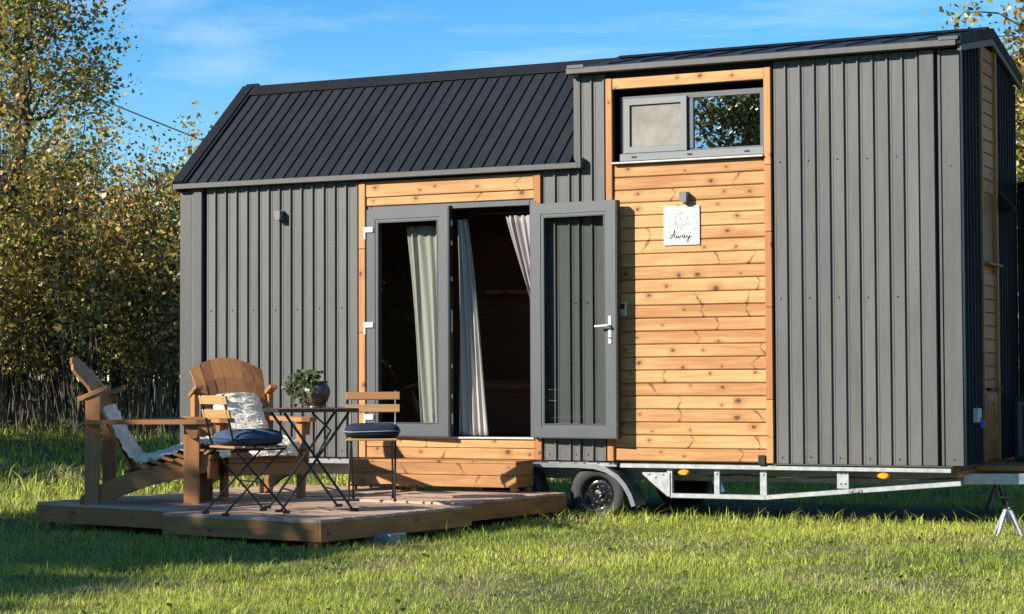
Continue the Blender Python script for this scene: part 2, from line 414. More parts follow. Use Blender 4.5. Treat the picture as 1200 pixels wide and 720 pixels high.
# ---------------------------------------------------------------- the tiny house
L, W, ZB = 7.5, 2.3, .493
house = thing('tiny_house', 'grey metal-clad tiny house on a trailer with wooden panels and black roof', 'tiny house')
RIDGE, E1, E2 = 4.15, 3.04, 3.85
XL = 4.13
# structural shell (behind the cladding)
m = MB()
Y0, Y1 = .03, .11
for (x0, x1, z0, z1) in ((.02, 2.05, ZB, 3.04), (3.75, 4.16, ZB, 3.04), (2.05, 3.75, 2.80, 3.04), (2.05, 3.75, ZB, .655), (4.16, 4.49, ZB, 3.88), (4.49, 5.87, ZB, 3.055), (4.49, 5.87, 3.71, 3.88), (5.87, 7.46, ZB, 3.88)):
    m.box(x0, x1, Y0, Y1, z0, z1)
m.build('front_wall', 'dark', house)
m = MB(); m.box(.02, 4.16, 2.19, 2.27, ZB, 3.04); m.box(4.16, 7.46, 2.19, 2.27, ZB, 3.88); m.build('rear_wall', 'clad_shaded', house)
MB().prism([(.11, ZB), (2.19, ZB), (2.19, 3.02), (1.15, 4.0), (.11, 3.02)], 'x', .02, .09).build('left_end_wall', 'clad_shaded', house)
m = MB(); m.prism([(.11, ZB), (2.19, ZB), (2.19, 3.84), (1.15, 4.07), (.11, 3.84)], 'x', 7.40, 7.455); m.build('right_end_wall', 'dark', house)
MB().prism([(0.0, 3.02), (2.3, 3.02), (2.3, 3.84), (1.15, 4.07), (0.0, 3.84)], 'x', XL+.012, XL+.06).build('loft_side_wall', 'clad_shaded', house)
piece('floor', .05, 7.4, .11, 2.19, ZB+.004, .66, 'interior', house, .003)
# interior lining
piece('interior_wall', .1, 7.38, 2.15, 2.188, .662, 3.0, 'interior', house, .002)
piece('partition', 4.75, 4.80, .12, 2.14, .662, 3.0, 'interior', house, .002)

def strip_mesh(w, h, rib=.018, name='cladding_panel'):
    """one sheet pan with its standing seam on the right, local x across, z up, -y outward"""
    pr = [(.0015, .004), (.0015, 0), (.012, 0), (.0135, -.003), (.0165, -.003), (.018, 0), (w-.030, 0), (w-.026, -rib), (w-.013, -rib), (w-.009, 0), (w-.0015, 0), (w-.0015, .004)]
    return MB().prism(pr, 'z', 0, h).mesh(name)
screw_me = MB().lathe([(.007, 0), (.007, -.004), (.004, -.007)], 6, (0, 0, 0), 'y').mesh('screw')
def screw(x, z, y=0): link('screw', screw_me, 'black', house, (x, y, z))
def clad_front(x0, x1, z0, z1, parent, skip=()):
    nn = max(1, round((x1-x0)/.123)); w = (x1-x0)/nn; me = strip_mesh(w, z1-z0)
    for i in range(nn):
        link('cladding_panel', me, 'clad', parent, (x0+i*w, 0, z0))
        if i % 2 == 0:
            for zz in (z0+.05, 1.86, 3.0):
                if z0 < zz < z1-.1: screw(x0+(i+.5)*w-.01, zz+.004*math.sin(i*7))
wallL = piece('corner_flashing', -.004, .125, -.006, .1, ZB, 3.035, 'flash', house, .003)
piece('corner_flashing', .128, .165, -.012, .05, ZB, 3.03, 'clad', house, .003)
piece('corner_profile', .168, .262, -.034, .02, ZB, 3.03, 'flash', house, .004)
clad_front(.30, 1.972, ZB, 3.03, house)
clad_front(3.822, 4.10, ZB, 3.03, house)
clad_front(4.10, 4.190, ZB, 3.03, house)
clad_front(4.196, 4.432, ZB, 3.845, house)
piece('loft_corner_flashing', 4.128, 4.193, -.014, .1, 3.02, 3.845, 'flash', house, .003)
clad_front(5.945, 7.178, ZB, 3.845, house)
piece('corner_profile', 7.183, 7.302, -.034, .02, ZB, 3.845, 'flash', house, .004)
piece('corner_strip', 7.330, 7.352, -.020, .03, ZB, 3.845, 'flash', house, .003)
piece('corner_flashing', 7.354, 7.503, -.008, .1, ZB, 3.84, 'flash', house, .003)
piece('base_flashing', 5.93, 7.42, -.03, .03, ZB-.012, ZB-.002, 'flash', house, .002)
for x in (7.43,):
    for z in (ZB+.05, 2.9): screw(x, z, -.006)

# end wall (facing +x)
rz90 = (0, 0, R_(90))
def gable_z(y): return 3.84 + (1-abs(y-1.15)/1.15)*.24
def clad_end(y0, y1):
    nn = max(1, round((y1-y0)/.115)); w = (y1-y0)/nn
    for i in range(nn):
        top = min(gable_z(y0+i*w), gable_z(y0+(i+1)*w)) - .015
        link('cladding_panel', strip_mesh(w, top-ZB, .022), 'clad_shaded', house, (7.478, y0+i*w, ZB), rz90)
clad_end(.02, .755); clad_end(1.385, 2.285)
piece('corner_flashing', 7.475, 7.505, -.004, .016, ZB, 3.84, 'flash_dark', house, .002)
epan = piece('end_wood_panel', 7.440, 7.470, .76, 1.38, ZB, 4.02, 'endwood', house, .002)
for (y0, y1) in ((.758, .80), (1.335, 1.378)):
    piece('trim', 7.471, 7.515, y0, y1, ZB+.002, gable_z(y0)-.02, 'endwood', epan, .003)
pk = MB().box(-.262, .262, -.008, .008, -.053, .053, .005).mesh('plank')
z = .56
while z < 3.98:
    if not (2.10 < z < 2.80 or (.63 < z < 1.12)):
        link('plank', pk, 'endwood', epan, Vector((7.481, 1.0675, z)) - epan.location, rz90)
    z += .113
wnd = piece('end_window', 7.472, 7.480, .805, 1.33, 2.165, 2.744, 'interior', house, .002)
piece('sill', 7.487, 7.56, .80, 1.335, 2.145, 2.164, 'endwood', wnd, .002)
hatch = piece('hatch_door', 7.472, 7.495, .83, 1.31, .66, 1.08, 'endwood', house, .004)
for (a0, a1, b0, b1) in ((.85, .93, .68, 1.06), (1.21, 1.29, .68, 1.06), (.935, 1.205, .68, .75), (.935, 1.205, .99, 1.06)):
    piece('frame_rail', 7.4955, 7.508, a0, a1, b0, b1, 'endwood', hatch, .003)
piece('frame_rail', 7.4955, 7.500, .94, 1.20, .755, .985, 'endwood', hatch, .002)
piece('hatch_sill', 7.49, 7.55, .80, 1.34, 1.09, 1.11, 'flash_dark', house, .002)
# open sash of the end window, simplified to a hood shape
MB().prism([(7.49, 2.80), (7.505, 2.81), (7.64, 2.66), (7.63, 2.64), (7.49, 2.66)], 'y', 1.39, 1.60).build('open_sash', 'flash_dark', house)
skt = piece('power_inlet', 7.48, 7.55, .37, .47, .83, .95, 'white', house, .012)
MB().tube([(7.53, .42, .86), (7.555, .42, .83), (7.555, .42, .79)], .028, 10).build('plug', 'plug_blue', house, smooth=True)

ed = MB(); frame_pts = None
for (a0, a1, b0, b1) in ((0, .09, .52, 2.95), (.71, .80, .52, 2.95), (.09, .71, .52, .62), (.09, .71, 2.85, 2.95)): ed.box(a0, a1, -.03, .03, b0, b1, .003)
edo = ed.build('end_door', 'flash_dark', house, (7.53, 2.27, 0), (0, 0, R_(-61))); edo['label'] = 'narrow glazed door at the end wall, standing open'
for (a0, a1, b0, b1) in ((.03, .085, .55, 2.9), (.715, .77, .55, 2.9), (.0855, .7145, .55, .61)): MB().box(a0, a1, -.036, -.0305, b0, b1, .002).build('inner_frame', 'upvc', edo)
MB().box(.09, .71, -.006, .006, .62, 2.85).build('pane', 'glass', edo)

# roof, left part: steep slope with standing seams
slope = math.atan2(RIDGE-3.085, 1.15+.07); slen = math.hypot(RIDGE-3.085, 1.22)
def roof_strip(w, ln):
    pr = [(.001, -.02), (.001, 0), (w-.020, 0), (w-.018, .013), (w-.010, .013), (w-.008, 0), (w-.001, 0), (w-.001, -.02)]
    return MB().prism(pr, 'y', 0, ln).mesh('roof_panel')
nst = 33; x0, x1 = .115, XL-.004; w = (x1-x0)/nst; rm = roof_strip(w, slen-.02)
for i in range(nst):
    link('roof_panel', rm, 'roof', house, (x0+i*w, -.07, 3.085), (slope, 0, 0))
rm2 = MB().box(x0, x1, 0, slen-.02, -.02, .0).build('rear_roof_slope', 'roof', house, (0, 2.37, 3.085), (math.pi-slope, 0, 0))
# underside deck so that no light leaks in
MB().prism([(.0, 3.045), (1.15, 4.06), (2.3, 3.045), (2.3, 3.03), (1.15, 4.03), (0, 3.03)], 'x', .03, XL).build('roof_underlay', 'dark', house)
# verge flashing on the left edge
def slope_pt(s, nrm): return (-.07+s*math.cos(slope)-nrm*math.sin(slope), 3.085+s*math.sin(slope)+nrm*math.cos(slope))
vf = MB(); vf.prism([slope_pt(-.01, -.09), slope_pt(-.01, .035), slope_pt(slen+.02, .035), slope_pt(slen+.02, -.09)], 'x', -.035, .085); vf.build('verge_flashing', 'flash_dark', house)
MB().prism([slope_pt(.0, .0), slope_pt(.0, .022), slope_pt(slen, .022), slope_pt(slen, .0)], 'x', .087, .113).build('verge_flashing', 'roof', house)
MB().box(-.035, .113, 0, slen, -.09, .03).build('verge_flashing', 'flash_dark', house, (0, 2.37, 3.085), (math.pi-slope, 0, 0))
c0, c1 = slope_pt(slen-.13, .020), slope_pt(slen+.0, .032)
MB().prism([c0, (1.15, RIDGE+.035), (2.3-c0[0], c0[1]), (2.3-c0[0], c0[1]-.004), (1.15, RIDGE+.008), (c0[0], c0[1]-.004)], 'x', .087, XL-.004).build('ridge_cap', 'flash_dark', house)
# left eave fascia
gut = MB(); gut.box(-.03, 4.20, -.092, -.052, 3.032, 3.082, .004); gut.build('eave_fascia', 'flash', house)
gut = MB(); gut.box(-.03, 4.17, -.0505, .0, 3.034, 3.046, .002); gut.build('eave_soffit', 'flash', house)
piece('eave_fascia_end', 4.201, 4.232, -.10, -.01, 3.03, 3.125, 'flash', house, .004)
# loft roof: shallow gable
LE = -.075
for sgn in (0, 1):
    ys = (lambda y: y) if sgn == 0 else (lambda y: W-y)
    poly = [(ys(LE), 3.895), (ys(1.15), RIDGE), (ys(1.15), RIDGE-.05), (ys(LE), 3.86)]
    MB().prism(poly if sgn == 0 else poly[::-1], 'x', XL-.03, 7.5045).build('loft_roof_slope', 'roof', house)
lsl = math.atan2(RIDGE-3.895, 1.15-LE); lln = math.hypot(RIDGE-3.895, 1.15-LE)
lm = roof_strip(.30, lln-.01)
for i in range(11):
    link('roof_panel', lm, 'roof', house, (4.2+i*.30, LE, 3.917), (lsl, 0, 0))
piece('loft_eave_fascia', XL-.03, 7.50, -.112, -.078, 3.853, 3.905, 'flash', house, .004)
piece('loft_eave_soffit', XL-.02, 7.47, -.0775, -.0, 3.853, 3.866, 'flash', house, .002)
piece('fascia_end_cap', 7.36, 7.52, -.118, -.10, 3.899, 3.93, 'flash', house, .003)
piece('fascia_end_cap', XL-.02, XL+.14, -.118, -.10, 3.899, 3.93, 'flash', house, .003)
MB().prism([(-.10, 3.945), (1.15, RIDGE+.035), (2.40, 3.945), (2.40, 3.865), (1.15, RIDGE-.055), (-.10, 3.865)], 'x', 7.505, 7.540).build('rake_flashing', 'flash_dark', house)
MB().prism([(-.075, 3.863), (1.15, RIDGE-.057), (2.375, 3.863), (2.375, 3.815), (1.15, RIDGE-.115), (-.075, 3.815)], 'x', 7.506, 7.535).build('rake_board', 'rake', house)
MB().prism([(-.05, 3.90), (1.15, RIDGE-.06), (2.35, 3.90), (2.35, 3.85), (1.15, RIDGE-.1), (-.05, 3.85)], 'x', XL-.035, XL+.01).build('rake_flashing', 'flash_dark', house)
MB().prism([(1.00, RIDGE+.004), (1.15, RIDGE+.05), (1.30, RIDGE+.004), (1.15, RIDGE+.03)], 'x', XL-.03, 7.5).build('loft_ridge_cap', 'flash_dark', house)

# wooden front panel with the loft window
pan = MB().box(4.44, 5.92, .018, .028, ZB+.004, 3.05).build('wood_panel', 'pine', house)
piece('trim', 4.437, 4.497, -.030, .018, ZB, 3.80, 'pine_z', pan, .004)
for (z0, z1) in ((ZB, 1.02), (1.023, 1.79), (1.793, 2.42), (2.423, 2.98), (2.983, 3.80)):
    piece('trim', 5.868, 5.928, -.030, .018, z0, z1, 'pine_z', pan, .004)
piece('header_board', 4.499, 5.866, -.022, .018, 3.705, 3.80, 'pine', pan, .004)
zt = 3.046; pitch = .1109
while zt - pitch > ZB-.02:
    z0 = max(zt-pitch+.0015, ZB)
    # tongue-and-groove profile: eased lower edge
    hh = (zt-z0)/2
    pr = [(-.003+random.uniform(-.0015, .0015), hh-.003), (.018, hh), (.018, -hh), (.004, -hh), (-.004, -hh+.007), (-.006, -hh+.012), (-.0045, hh-.008)]
    MB().prism(pr, 'x', -.683, .683).build('plank', 'pine', pan, (5.1825, 0, zt-hh))
    zt -= pitch
# the loft window
win = MB()
WX0, WX1, WZ0, WZ1 = 4.50, 5.865, 3.072, 3.70
def frame(mb, x0, x1, z0, z1, w, y0, y1, wb=None):
    wb = wb or w
    for poly in ([(x0, z0), (x1, z0), (x1-w, z0+wb), (x0+w, z0+wb)], [(x1, z0), (x1, z1), (x1-w, z1-w), (x1-w, z0+wb)], [(x1, z1), (x0, z1), (x0+w, z1-w), (x1-w, z1-w)], [(x0, z1), (x0, z0), (x0+w, z0+wb), (x0+w, z1-w)]):
        mb.prism(poly, 'y', y0, y1)
    return mb
frame(win, WX0+.04, WX1-.012, WZ0+.004, WZ1-.055, .045, .06, .115, .085)
lw = win.build('loft_window', 'upvc', house)
piece('mullion', 5.165, 5.215, .058, .112, WZ0+.092, WZ1-.102, 'upvc', lw, .004)
frame(MB(), 4.585, 5.160, 3.150, 3.618, .052, .030, .085).build('sash', 'upvc_light', lw)
piece('insect_screen', 4.64, 5.106, .050, .056, 3.205, 3.563, 'blind', lw, .001)
piece('pane', 5.218, 5.805, .075, .081, 3.16, 3.598, 'glass_mirror', lw, .001)
piece('bottom_rail', 4.545, 5.852, .025, .058, 3.078, 3.146, 'upvc_light', lw, .006)
for x in (4.68, 5.19, 5.70): piece('drain_cap', x-.022, x+.022, .016, .0245, 3.108, 3.120, 'gasket', lw, .002)
piece('sill', 4.499, 5.866, -.055, .022, 3.052, 3.068, 'sill', lw, .003)
m = MB(); m.box(4.4975, 4.503, .0, .115, 3.07, 3.704); m.build('window_reveal', 'gasket', lw)  # left reveal in black, the shade on it put into the colour
m = MB(); m.box(4.504, 5.865, .0, .115, 3.700, 3.706); m.build('window_reveal', 'gasket', lw)  # head reveal also black, standing for the shade under the header

# door surround in pine
sur = MB().box(1.985, 3.805, .0185, .0275, 2.80, 3.02).build('door_surround', 'pine', house)
for (z0, z1) in ((ZB, .95), (.953, 1.63), (1.633, 2.40), (2.403, 3.01)):
    piece('trim', 1.978, 2.046, -.028, .018, z0, z1, 'pine_z', sur, .004)
piece('trim', 3.748, 3.814, -.028, .018, 2.74, 3.01, 'pine_z', sur, .004)
piece('trim', 3.748, 3.814, -.026, .018, ZB, .675, 'pine_z', sur, .004)
piece('header_board', 2.049, 3.745, -.016, .018, 2.872, 3.01, 'pine', sur, .005)
piece('header_board', 2.049, 3.745, -.010, .018, 2.792, 2.866, 'pine', sur, .005)
piece('plank', 2.049, 3.745, -.014, .018, .592, .668, 'pine', sur, .005)
piece('plank', 2.049, 3.745, -.014, .018, ZB, .588, 'pine', sur, .005)
dfr = MB(); DX0, DX1, DZ0, DZ1 = 2.05, 3.745, .676, 2.786
dfr.box(DX0, DX0+.05, .0, .08, DZ0, DZ1, .003); dfr.box(DX1-.05, DX1, .0, .08, DZ0, DZ1, .003); dfr.box(DX0+.051, DX1-.051, .0, .08, DZ1-.05, DZ1, .003)
dfr.build('door_frame', 'upvc', house)
piece('threshold', DX0, DX1, -.035, .10, .671, .688, 'sill', house, .004)

def leaf(name, hx, hy, ang, label, handle, Wd, z1):
    z0 = .688
    mb = frame(MB(), 0, Wd, z0, z1, .118, -.035, .035)
    frame(mb, .008, Wd-.008, z0+.008, z1-.008, .085, -.041, -.0352)
    d = mb.build(name, 'upvc', house, (hx, hy, 0), (0, 0, ang)); d['label'] = label
    MB().box(.120, Wd-.120, -.006, .006, z0+.120, z1-.120).build('pane', 'glass', d)
    g = MB(); frame(g, .115, Wd-.115, z0+.115, z1-.115, .012, -.037, -.008); g.build('gasket', 'gasket', d)
    MB().box(Wd+.0005, Wd+.004, -.030, .030, z0+.01, z1-.01).build('edge_seal', 'gasket', d)
    if handle:
        h = MB().box(Wd-.078, Wd-.046, -.050, -.0412, 1.50, 1.74, .004).build('handle_plate', 'white', d)
        MB().tube([(Wd-.062, -.05, 1.655), (Wd-.062, -.085, 1.655), (Wd-.075, -.092, 1.655), (Wd-.185, -.090, 1.650)], [.011, .011, .012, .010], 10).build('handle_lever', 'white', d, smooth=True)
        MB().lathe([(.008, -.001), (.008, -.012), (.005, -.013)], 10, (Wd-.062, -.0495, 1.555), 'y').build('lock_cylinder', 'chrome', d)
    else:
        for z in (.86, 1.70, 2.57):
            hm = MB(); hm.box(-.012, .082, -.056, -.0412, z-.026, z+.026, .006); hm.box(-.030, -.004, -.050, .0, z-.09, z+.026, .006); hm.build('hinge', 'white', d)
        for z, hh in ((.85, .05), (1.05, .02), (1.32, .02), (1.72, .10), (2.10, .02), (2.42, .02), (2.60, .025)):
            MB().box(Wd+.0042, Wd+.011, -.012, .012, z-hh, z+hh, .002).build('latch', 'white', d)
    return d
leaf('door', 2.075, -.010, R_(-4), 'glazed door leaf standing slightly ajar', False, .878, 2.755)
leaf('door', 3.752, -.046, R_(-5.0), 'glazed door leaf folded open against the wall, with white lever handle', True, .838, 2.735)
cb = piece('control_box', 4.555, 4.62, -.033, -.006, 1.74, 1.865, 'sill', house, .006)
piece('display', 4.567, 4.608, -.0345, -.0335, 1.80, 1.845, 'screen', cb, .0003)

# trailer under the house
piece('side_rail', 4.545, 7.40, -.012, .04, .436, .474, 'galv', house, .004)
piece('side_rail', 3.72, 4.50, .03, .08, .44, .487, 'galv_dull', house, .004)
piece('side_rail', .1, 3.715, .03, .08, .43, .487, 'galv_dull', house, .004)
piece('side_rail', .1, 7.40, 2.2, 2.26, .43, .487, 'galv_dull', house, .004)
for y in (.30, 1.95): piece('main_beam', .1, 7.45, y, y+.06, .32, .48, 'galv_dull', house, .004)
for x in (.3, 1.2, 2.1, 3.0, 3.9, 4.95, 5.75, 6.55, 7.3): piece('cross_member', x, x+.05, .361, 1.949, .36, .47, 'galv_dull', house, .003)
tr = MB()
CH = [(4.80, .352), (4.985, .205), (5.835, .205), (6.60, .275), (7.47, .352)]
for a_, b_ in zip(CH[:-1], CH[1:]): tr.beam((a_[0], .05, a_[1]), (b_[0], .05, b_[1]), .05, .04, c=.004)
tr.build('lower_chord', 'galv', house)
MB().prism([(4.74, .40), (4.99, .40), (4.99, .20), (4.97, .20), (4.74, .385)], 'y', .018, .0245).build('gusset_plate', 'galv', house)
for (x, z0, z1, w_) in ((4.985, .19, .435, .05), (5.41, .19, .435, .05), (5.82, .19, .435, .06), (6.50, .27, .435, .10)):
    piece('upright', x-w_/2, x+w_/2, .028, .075, z0+.022, z1, 'galv', house, .003)
piece('bolt_plate', 6.55, 6.66, .015, .0245, .262, .29, 'galv_dull', house, .002)
for x in (5.13, 6.85):
    lp = MB(); lp.lathe([(.001, -.03), (.025, -.03), (.034, -.018), (.036, 0), (.001, 0)], 20, (0, 0, 0), 'y')
    for i, v in enumerate(lp.v): lp.v[i] = (v[0]*1.45, v[1], v[2]*.72)
    lp.build('side_marker_lamp', 'amber', house, (x, -.002 if x < 6 else .0, .404), smooth=True)
piece('rail_bracket', 5.795, 5.86, -.035, -.0125, .475, .56, 'black', house, .006)
# drawbar
MB().beam((7.42, .31, .375), (9.35, 1.06, .375), .05, .09, c=.004).build('drawbar_arm', 'galv', house)
MB().beam((7.42, 1.99, .375), (9.35, 1.24, .375), .06, .115, c=.004).build('drawbar_arm', 'galv_dull', house)
piece('end_beam', 7.425, 7.47, .07, 2.3, .41, .485, 'endwood', house, .004)
piece('end_deck', 7.471, 8.25, .55, 2.2, .435, .475, 'endwood', house, .004)

MB().tube([(4.85, .10, .40), (5.2, .09, .372), (5.6, .10, .39), (6.0, .09, .368), (6.5, .10, .385), (7.0, .09, .37), (7.42, .1, .39)], .007, 6).build('brake_cable', 'black', house, smooth=True)
bolt_me = MB().lathe([(.010, 0), (.010, -.006), (.004, -.008)], 6, (0, 0, 0), 'y').mesh('bolt')
for (x, z) in ((4.80, .385), (4.86, .36), (4.93, .385), (6.48, .42), (6.52, .42), (6.48, .335), (6.52, .335), (5.82, .40), (5.41, .40), (6.58, .276), (6.63, .276)):
    link('bolt', bolt_me, 'galv_dull', house, (x, .018 if x < 4.99 else (.0148 if x > 6.54 else .028), z))
# bench inside the room
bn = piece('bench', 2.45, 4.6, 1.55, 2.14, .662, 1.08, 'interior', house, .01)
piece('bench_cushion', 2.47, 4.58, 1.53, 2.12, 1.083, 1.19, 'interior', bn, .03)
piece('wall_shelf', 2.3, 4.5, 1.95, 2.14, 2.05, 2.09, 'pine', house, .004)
# wheels
def wheel(x, y, outward):
    tp = [(.150, -.085), (.168, -.095), (.215, -.098), (.243, -.088), (.256, -.070), (.2585, -.03), (.2585, .03), (.256, .070), (.243, .088), (.215, .098), (.168, .095), (.150, .085)]
    t = MB().lathe(tp, 48, (0, 0, 0), 'y', True)
    ty = t.build('wheel', 'tyre', house, (x, y, .205), (0, 0, 0 if outward < 0 else math.pi), smooth=True)
    rp = [(.02, -.030), (.052, -.032), (.060, -.045), (.085, -.060), (.095, -.050), (.120, -.045), (.136, -.060), (.142, -.085), (.158, -.094), (.163, -.090), (.160, -.08), (.150, -.07), (.149, .08), (.02, .08)]
    MB().lathe(rp, 40, (0, 0, 0), 'y').build('rim', 'rim', ty, smooth=True)
    MB().lathe([(.036, -.030), (.036, -.066), (.030, -.074), (.010, -.078), (.001, -.078)], 20, (0, 0, 0), 'y').build('hub_cap', 'chrome', ty, smooth=True)
    for k in range(5):
        a_ = k*2*math.pi/5+.3
        MB().lathe([(.010, -.046), (.010, -.066), (.006, -.070), (.001, -.070)], 6, (.062*math.cos(a_), 0, .062*math.sin(a_)), 'y').build('wheel_nut', 'chrome', ty)
    sl = MB()
    for k in range(12):
        a_ = k*2*math.pi/12
        sl.lathe([(.011, -.0525), (.011, -.0535), (.001, -.0535)], 8, (.114*math.cos(a_), .004, .114*math.sin(a_)), 'y')
    sl.build('vent_hole', 'gasket', ty)
for x in (4.31, 3.53): wheel(x, .125, -1); wheel(x, 2.17, 1)
def fender(y0, y1):
    pts = [(3.17, .13), (3.19, .25), (3.25, .36), (3.35, .43), (3.47, .462), (3.80, .470), (4.15, .470), (4.31, .462), (4.43, .43), (4.53, .375), (4.60, .30), (4.655, .21), (4.69, .115)]
    th = .012; m = MB(); n_ = len(pts); vs = []
    for i, (x, z) in enumerate(pts):
        a_ = pts[max(0, i-1)]; b_ = pts[min(n_-1, i+1)]; tx, tz = b_[0]-a_[0], b_[1]-a_[1]; l_ = math.hypot(tx, tz); nx, nz_ = -tz/l_, tx/l_
        vs += [(x, y0, z-.030*0-0), (x, y0+.0, z+0), (x+nx*.0, y1, z), (x-nx*th, y1, z-nz_*th), (x-nx*th, y0+.012, z-nz_*th), (x-nx*.04, y0+.012, z-nz_*.04), (x-nx*.04, y0, z-nz_*.04)]
        k = 7
    fs = []
    for i in range(n_-1):
        for j in range(k):
            fs.append((i*k+j, i*k+(j+1) % k, (i+1)*k+(j+1) % k, (i+1)*k+j))
    fs.append(tuple(range(k))[::-1]); fs.append(tuple((n_-1)*k+j for j in range(k)))
    return m.add(vs, fs).build('fender', 'fender', house, smooth=True)
fender(-.02, .235); fender(2.055, 2.29)

# ---------------------------------------------------------------- things fixed or hung on the house
def wall_lamp(x, z, label):
    t = thing('wall_lamp', label, 'lamp', (x, 0, z), 0, 'box lamps on the front wall')
    MB().box(-.033, .033, -.085, -.012, -.042, .042, .004).build('housing', 'lamp', t)
    MB().box(-.03, .03, -.012, -.0065, -.05, .05, .002).build('back_plate', 'lamp', t)
    MB().box(-.024, .024, -.084, -.025, -.0445, -.0425).build('lens', 'white', t)
wall_lamp(1.135, 2.742, 'small square grey wall lamp on the grey cladding above the garden chairs')
wall_lamp(5.165, 2.742, 'small square grey wall lamp on pine planks above the white sign')
sg = thing('sign', 'square white sign reading Away below the lamp on the pine panel', 'sign', (5.128, -.006, 2.335))
MB().box(-.163, .163, -.013, -.001, 0, .335, .002).build('board', 'signboard', sg)
def ribbon(mb, pts, w, y):
    for (a_, b_) in zip(pts[:-1], pts[1:]):
        a_, b_ = Vector((a_[0], 0, a_[1])), Vector((b_[0], 0, b_[1])); t = (b_-a_)
        if t.length < 1e-6: continue
        t.normalize(); nn_ = Vector((-t.z, 0, t.x))*w/2; e = t*w*.3
        q = [a_-e-nn_, b_+e-nn_, b_+e+nn_, a_-e+nn_]
        vs = [(p.x, y, p.z) for p in q] + [(p.x, y+.0008, p.z) for p in q]
        mb.add(vs, [(0, 1, 2, 3), (7, 6, 5, 4), (0, 4, 5, 1), (1, 5, 6, 2), (2, 6, 7, 3), (3, 7, 4, 0)])
def curve(pts, n_=6):
    out = []; P = [Vector((p[0], p[1], 0)) for p in pts]
    for i in range(len(P)-1):
        p0, p1, p2, p3 = P[max(i-1, 0)], P[i], P[i+1], P[min(i+2, len(P)-1)]
        for k in range(n_):
            t = k/n_; q = .5*((2*p1)+(-p0+p2)*t+(2*p0-5*p1+4*p2-p3)*t*t+(-p0+3*p1-3*p2+p3)*t**3); out.append((q.x, q.y))
    out.append((P[-1].x, P[-1].y)); return out
lt = MB(); S = .052; bx, bz = -.098, .062
def stroke(pts, w=.0055): ribbon(lt, [(bx+p[0]*S, bz+p[1]*S) for p in curve(pts)], w, -.0142)
stroke([(.35, .55), (.05, .35), (-.05, .0), (.1, -.1), (.35, .3), (.62, 1.15), (.72, 1.25), (.68, .8), (.66, .2), (.75, -.05), (.95, .1)])   # A
stroke([(.30, .5), (.55, .42), (.85, .5)], .004)
stroke([(.95, .1), (1.05, .42), (1.1, .1), (1.2, -.02), (1.32, .15), (1.42, .42), (1.45, .1), (1.55, -.02), (1.72, .2), (1.75, .46), (1.9, .36)])   # w
stroke([(2.35, .42), (2.15, .45), (2.02, .2), (2.1, 0), (2.28, .12), (2.4, .45), (2.38, .1), (2.5, -.02), (2.7, .15)])   # a
stroke([(2.7, .15), (2.82, .44), (2.84, .12), (3.0, .0), (3.18, .2), (3.28, .46), (3.2, 0), (3.05, -.5), (2.85, -.65), (2.82, -.45), (3.1, -.1), (3.6, .2), (3.75, .2)])   # y
lt.build('lettering', 'ink', sg)
dw = MB()
def draw(pts, w=.0035): ribbon(dw, pts, w, -.0140)
draw([(-.055, .175), (-.055, .235), (-.06, .235), (.0, .275), (.06, .235), (.055, .235), (.06, .175)], .005); draw([(-.03, .26), (.0, .283), (.03, .262)], .004)
draw([(.012+.0, .175), (.012, .215), (.035, .215), (.035, .175)]); draw([(-.02+.012*math.cos(a_*.5), .222+.012*math.sin(a_*.5)) for a_ in range(14)])
for cx_, cz_, r_ in ((-.045, .170, .016), (-.018, .160, .02), (.02, .163, .015), (.05, .172, .014), (.0, .135, .008), (-.062, .19, .012)):
    draw([(cx_+r_*math.cos(k*.55), cz_+r_*math.sin(k*.55)) for k in range(12)], .003)
for k in range(16):
    sx = -.12+.015*math.sin(k*2.1) if k % 2 else .115+.012*math.sin(k*1.7); sz = .09+.2*((k*.37) % 1)
    draw([(sx, sz), (sx+.014, sz+.012), (sx+.022, sz+.004)], .004)
for k in range(7): draw([(-.09+.03*k, .296+.004*math.sin(k*2)), (-.072+.03*k, .297)], .003)
dw.build('drawing', 'ink_soft', sg)['kind'] = 'stuff'

def curtain(name, label, mat, ztop, zbot, left, right, y, folds, amp, group):
    """left/right: functions of t (0 top .. 1 bottom) giving the x edges"""
    nz_, nx_ = 28, folds*8; vs, fs = [], []
    for j in range(nz_+1):
        t = j/nz_; z = ztop+(zbot-ztop)*t; a_, b_ = left(t), right(t)
        for i in range(nx_+1):
            u = i/nx_; ph = u*folds*2*math.pi
            vs.append((a_+(b_-a_)*u+.006*math.sin(ph*.5+t*3), y+amp*math.sin(ph+.5*math.sin(t*4+u*5))*(.7+.3*math.sin(u*9+t*2))+.01*math.sin(t*5), z))
    k = nx_+1
    for j in range(nz_):
        for i in range(nx_): fs.append((j*k+i, j*k+i+1, (j+1)*k+i+1, (j+1)*k+i))
    o = MB().add(vs, fs).build(name, mat, None, smooth=True)
    md = o.modifiers.new('thick', 'SOLIDIFY'); md.thickness = .002
    return tag(o, label, 'curtain', group)
lerp = lambda a_, b_, t: a_+(b_-a_)*t
curtain('curtain', 'pale linen curtain hanging behind the glass of the left door leaf', 'curtain', 2.60, .70, lambda t: lerp(2.40, 2.56, t), lambda t: lerp(2.82, 2.88, t), .115, 5, .022, 'linen curtains in the doorway')
curtain('curtain', 'pale linen curtain at the left side of the open doorway', 'curtain', 2.64, .70, lambda t: lerp(2.93, 2.95, t), lambda t: lerp(3.03, 3.24, t**.8), .10, 5, .02, 'linen curtains in the doorway')
curtain('curtain', 'mauve curtain swept to the right side of the open doorway', 'curtain_lilac', 2.66, .70, lambda t: lerp(3.40, 3.74, min(1, (t/.55))**1.1), lambda t: 3.77, .13, 6, .022, 'linen curtains in the doorway')
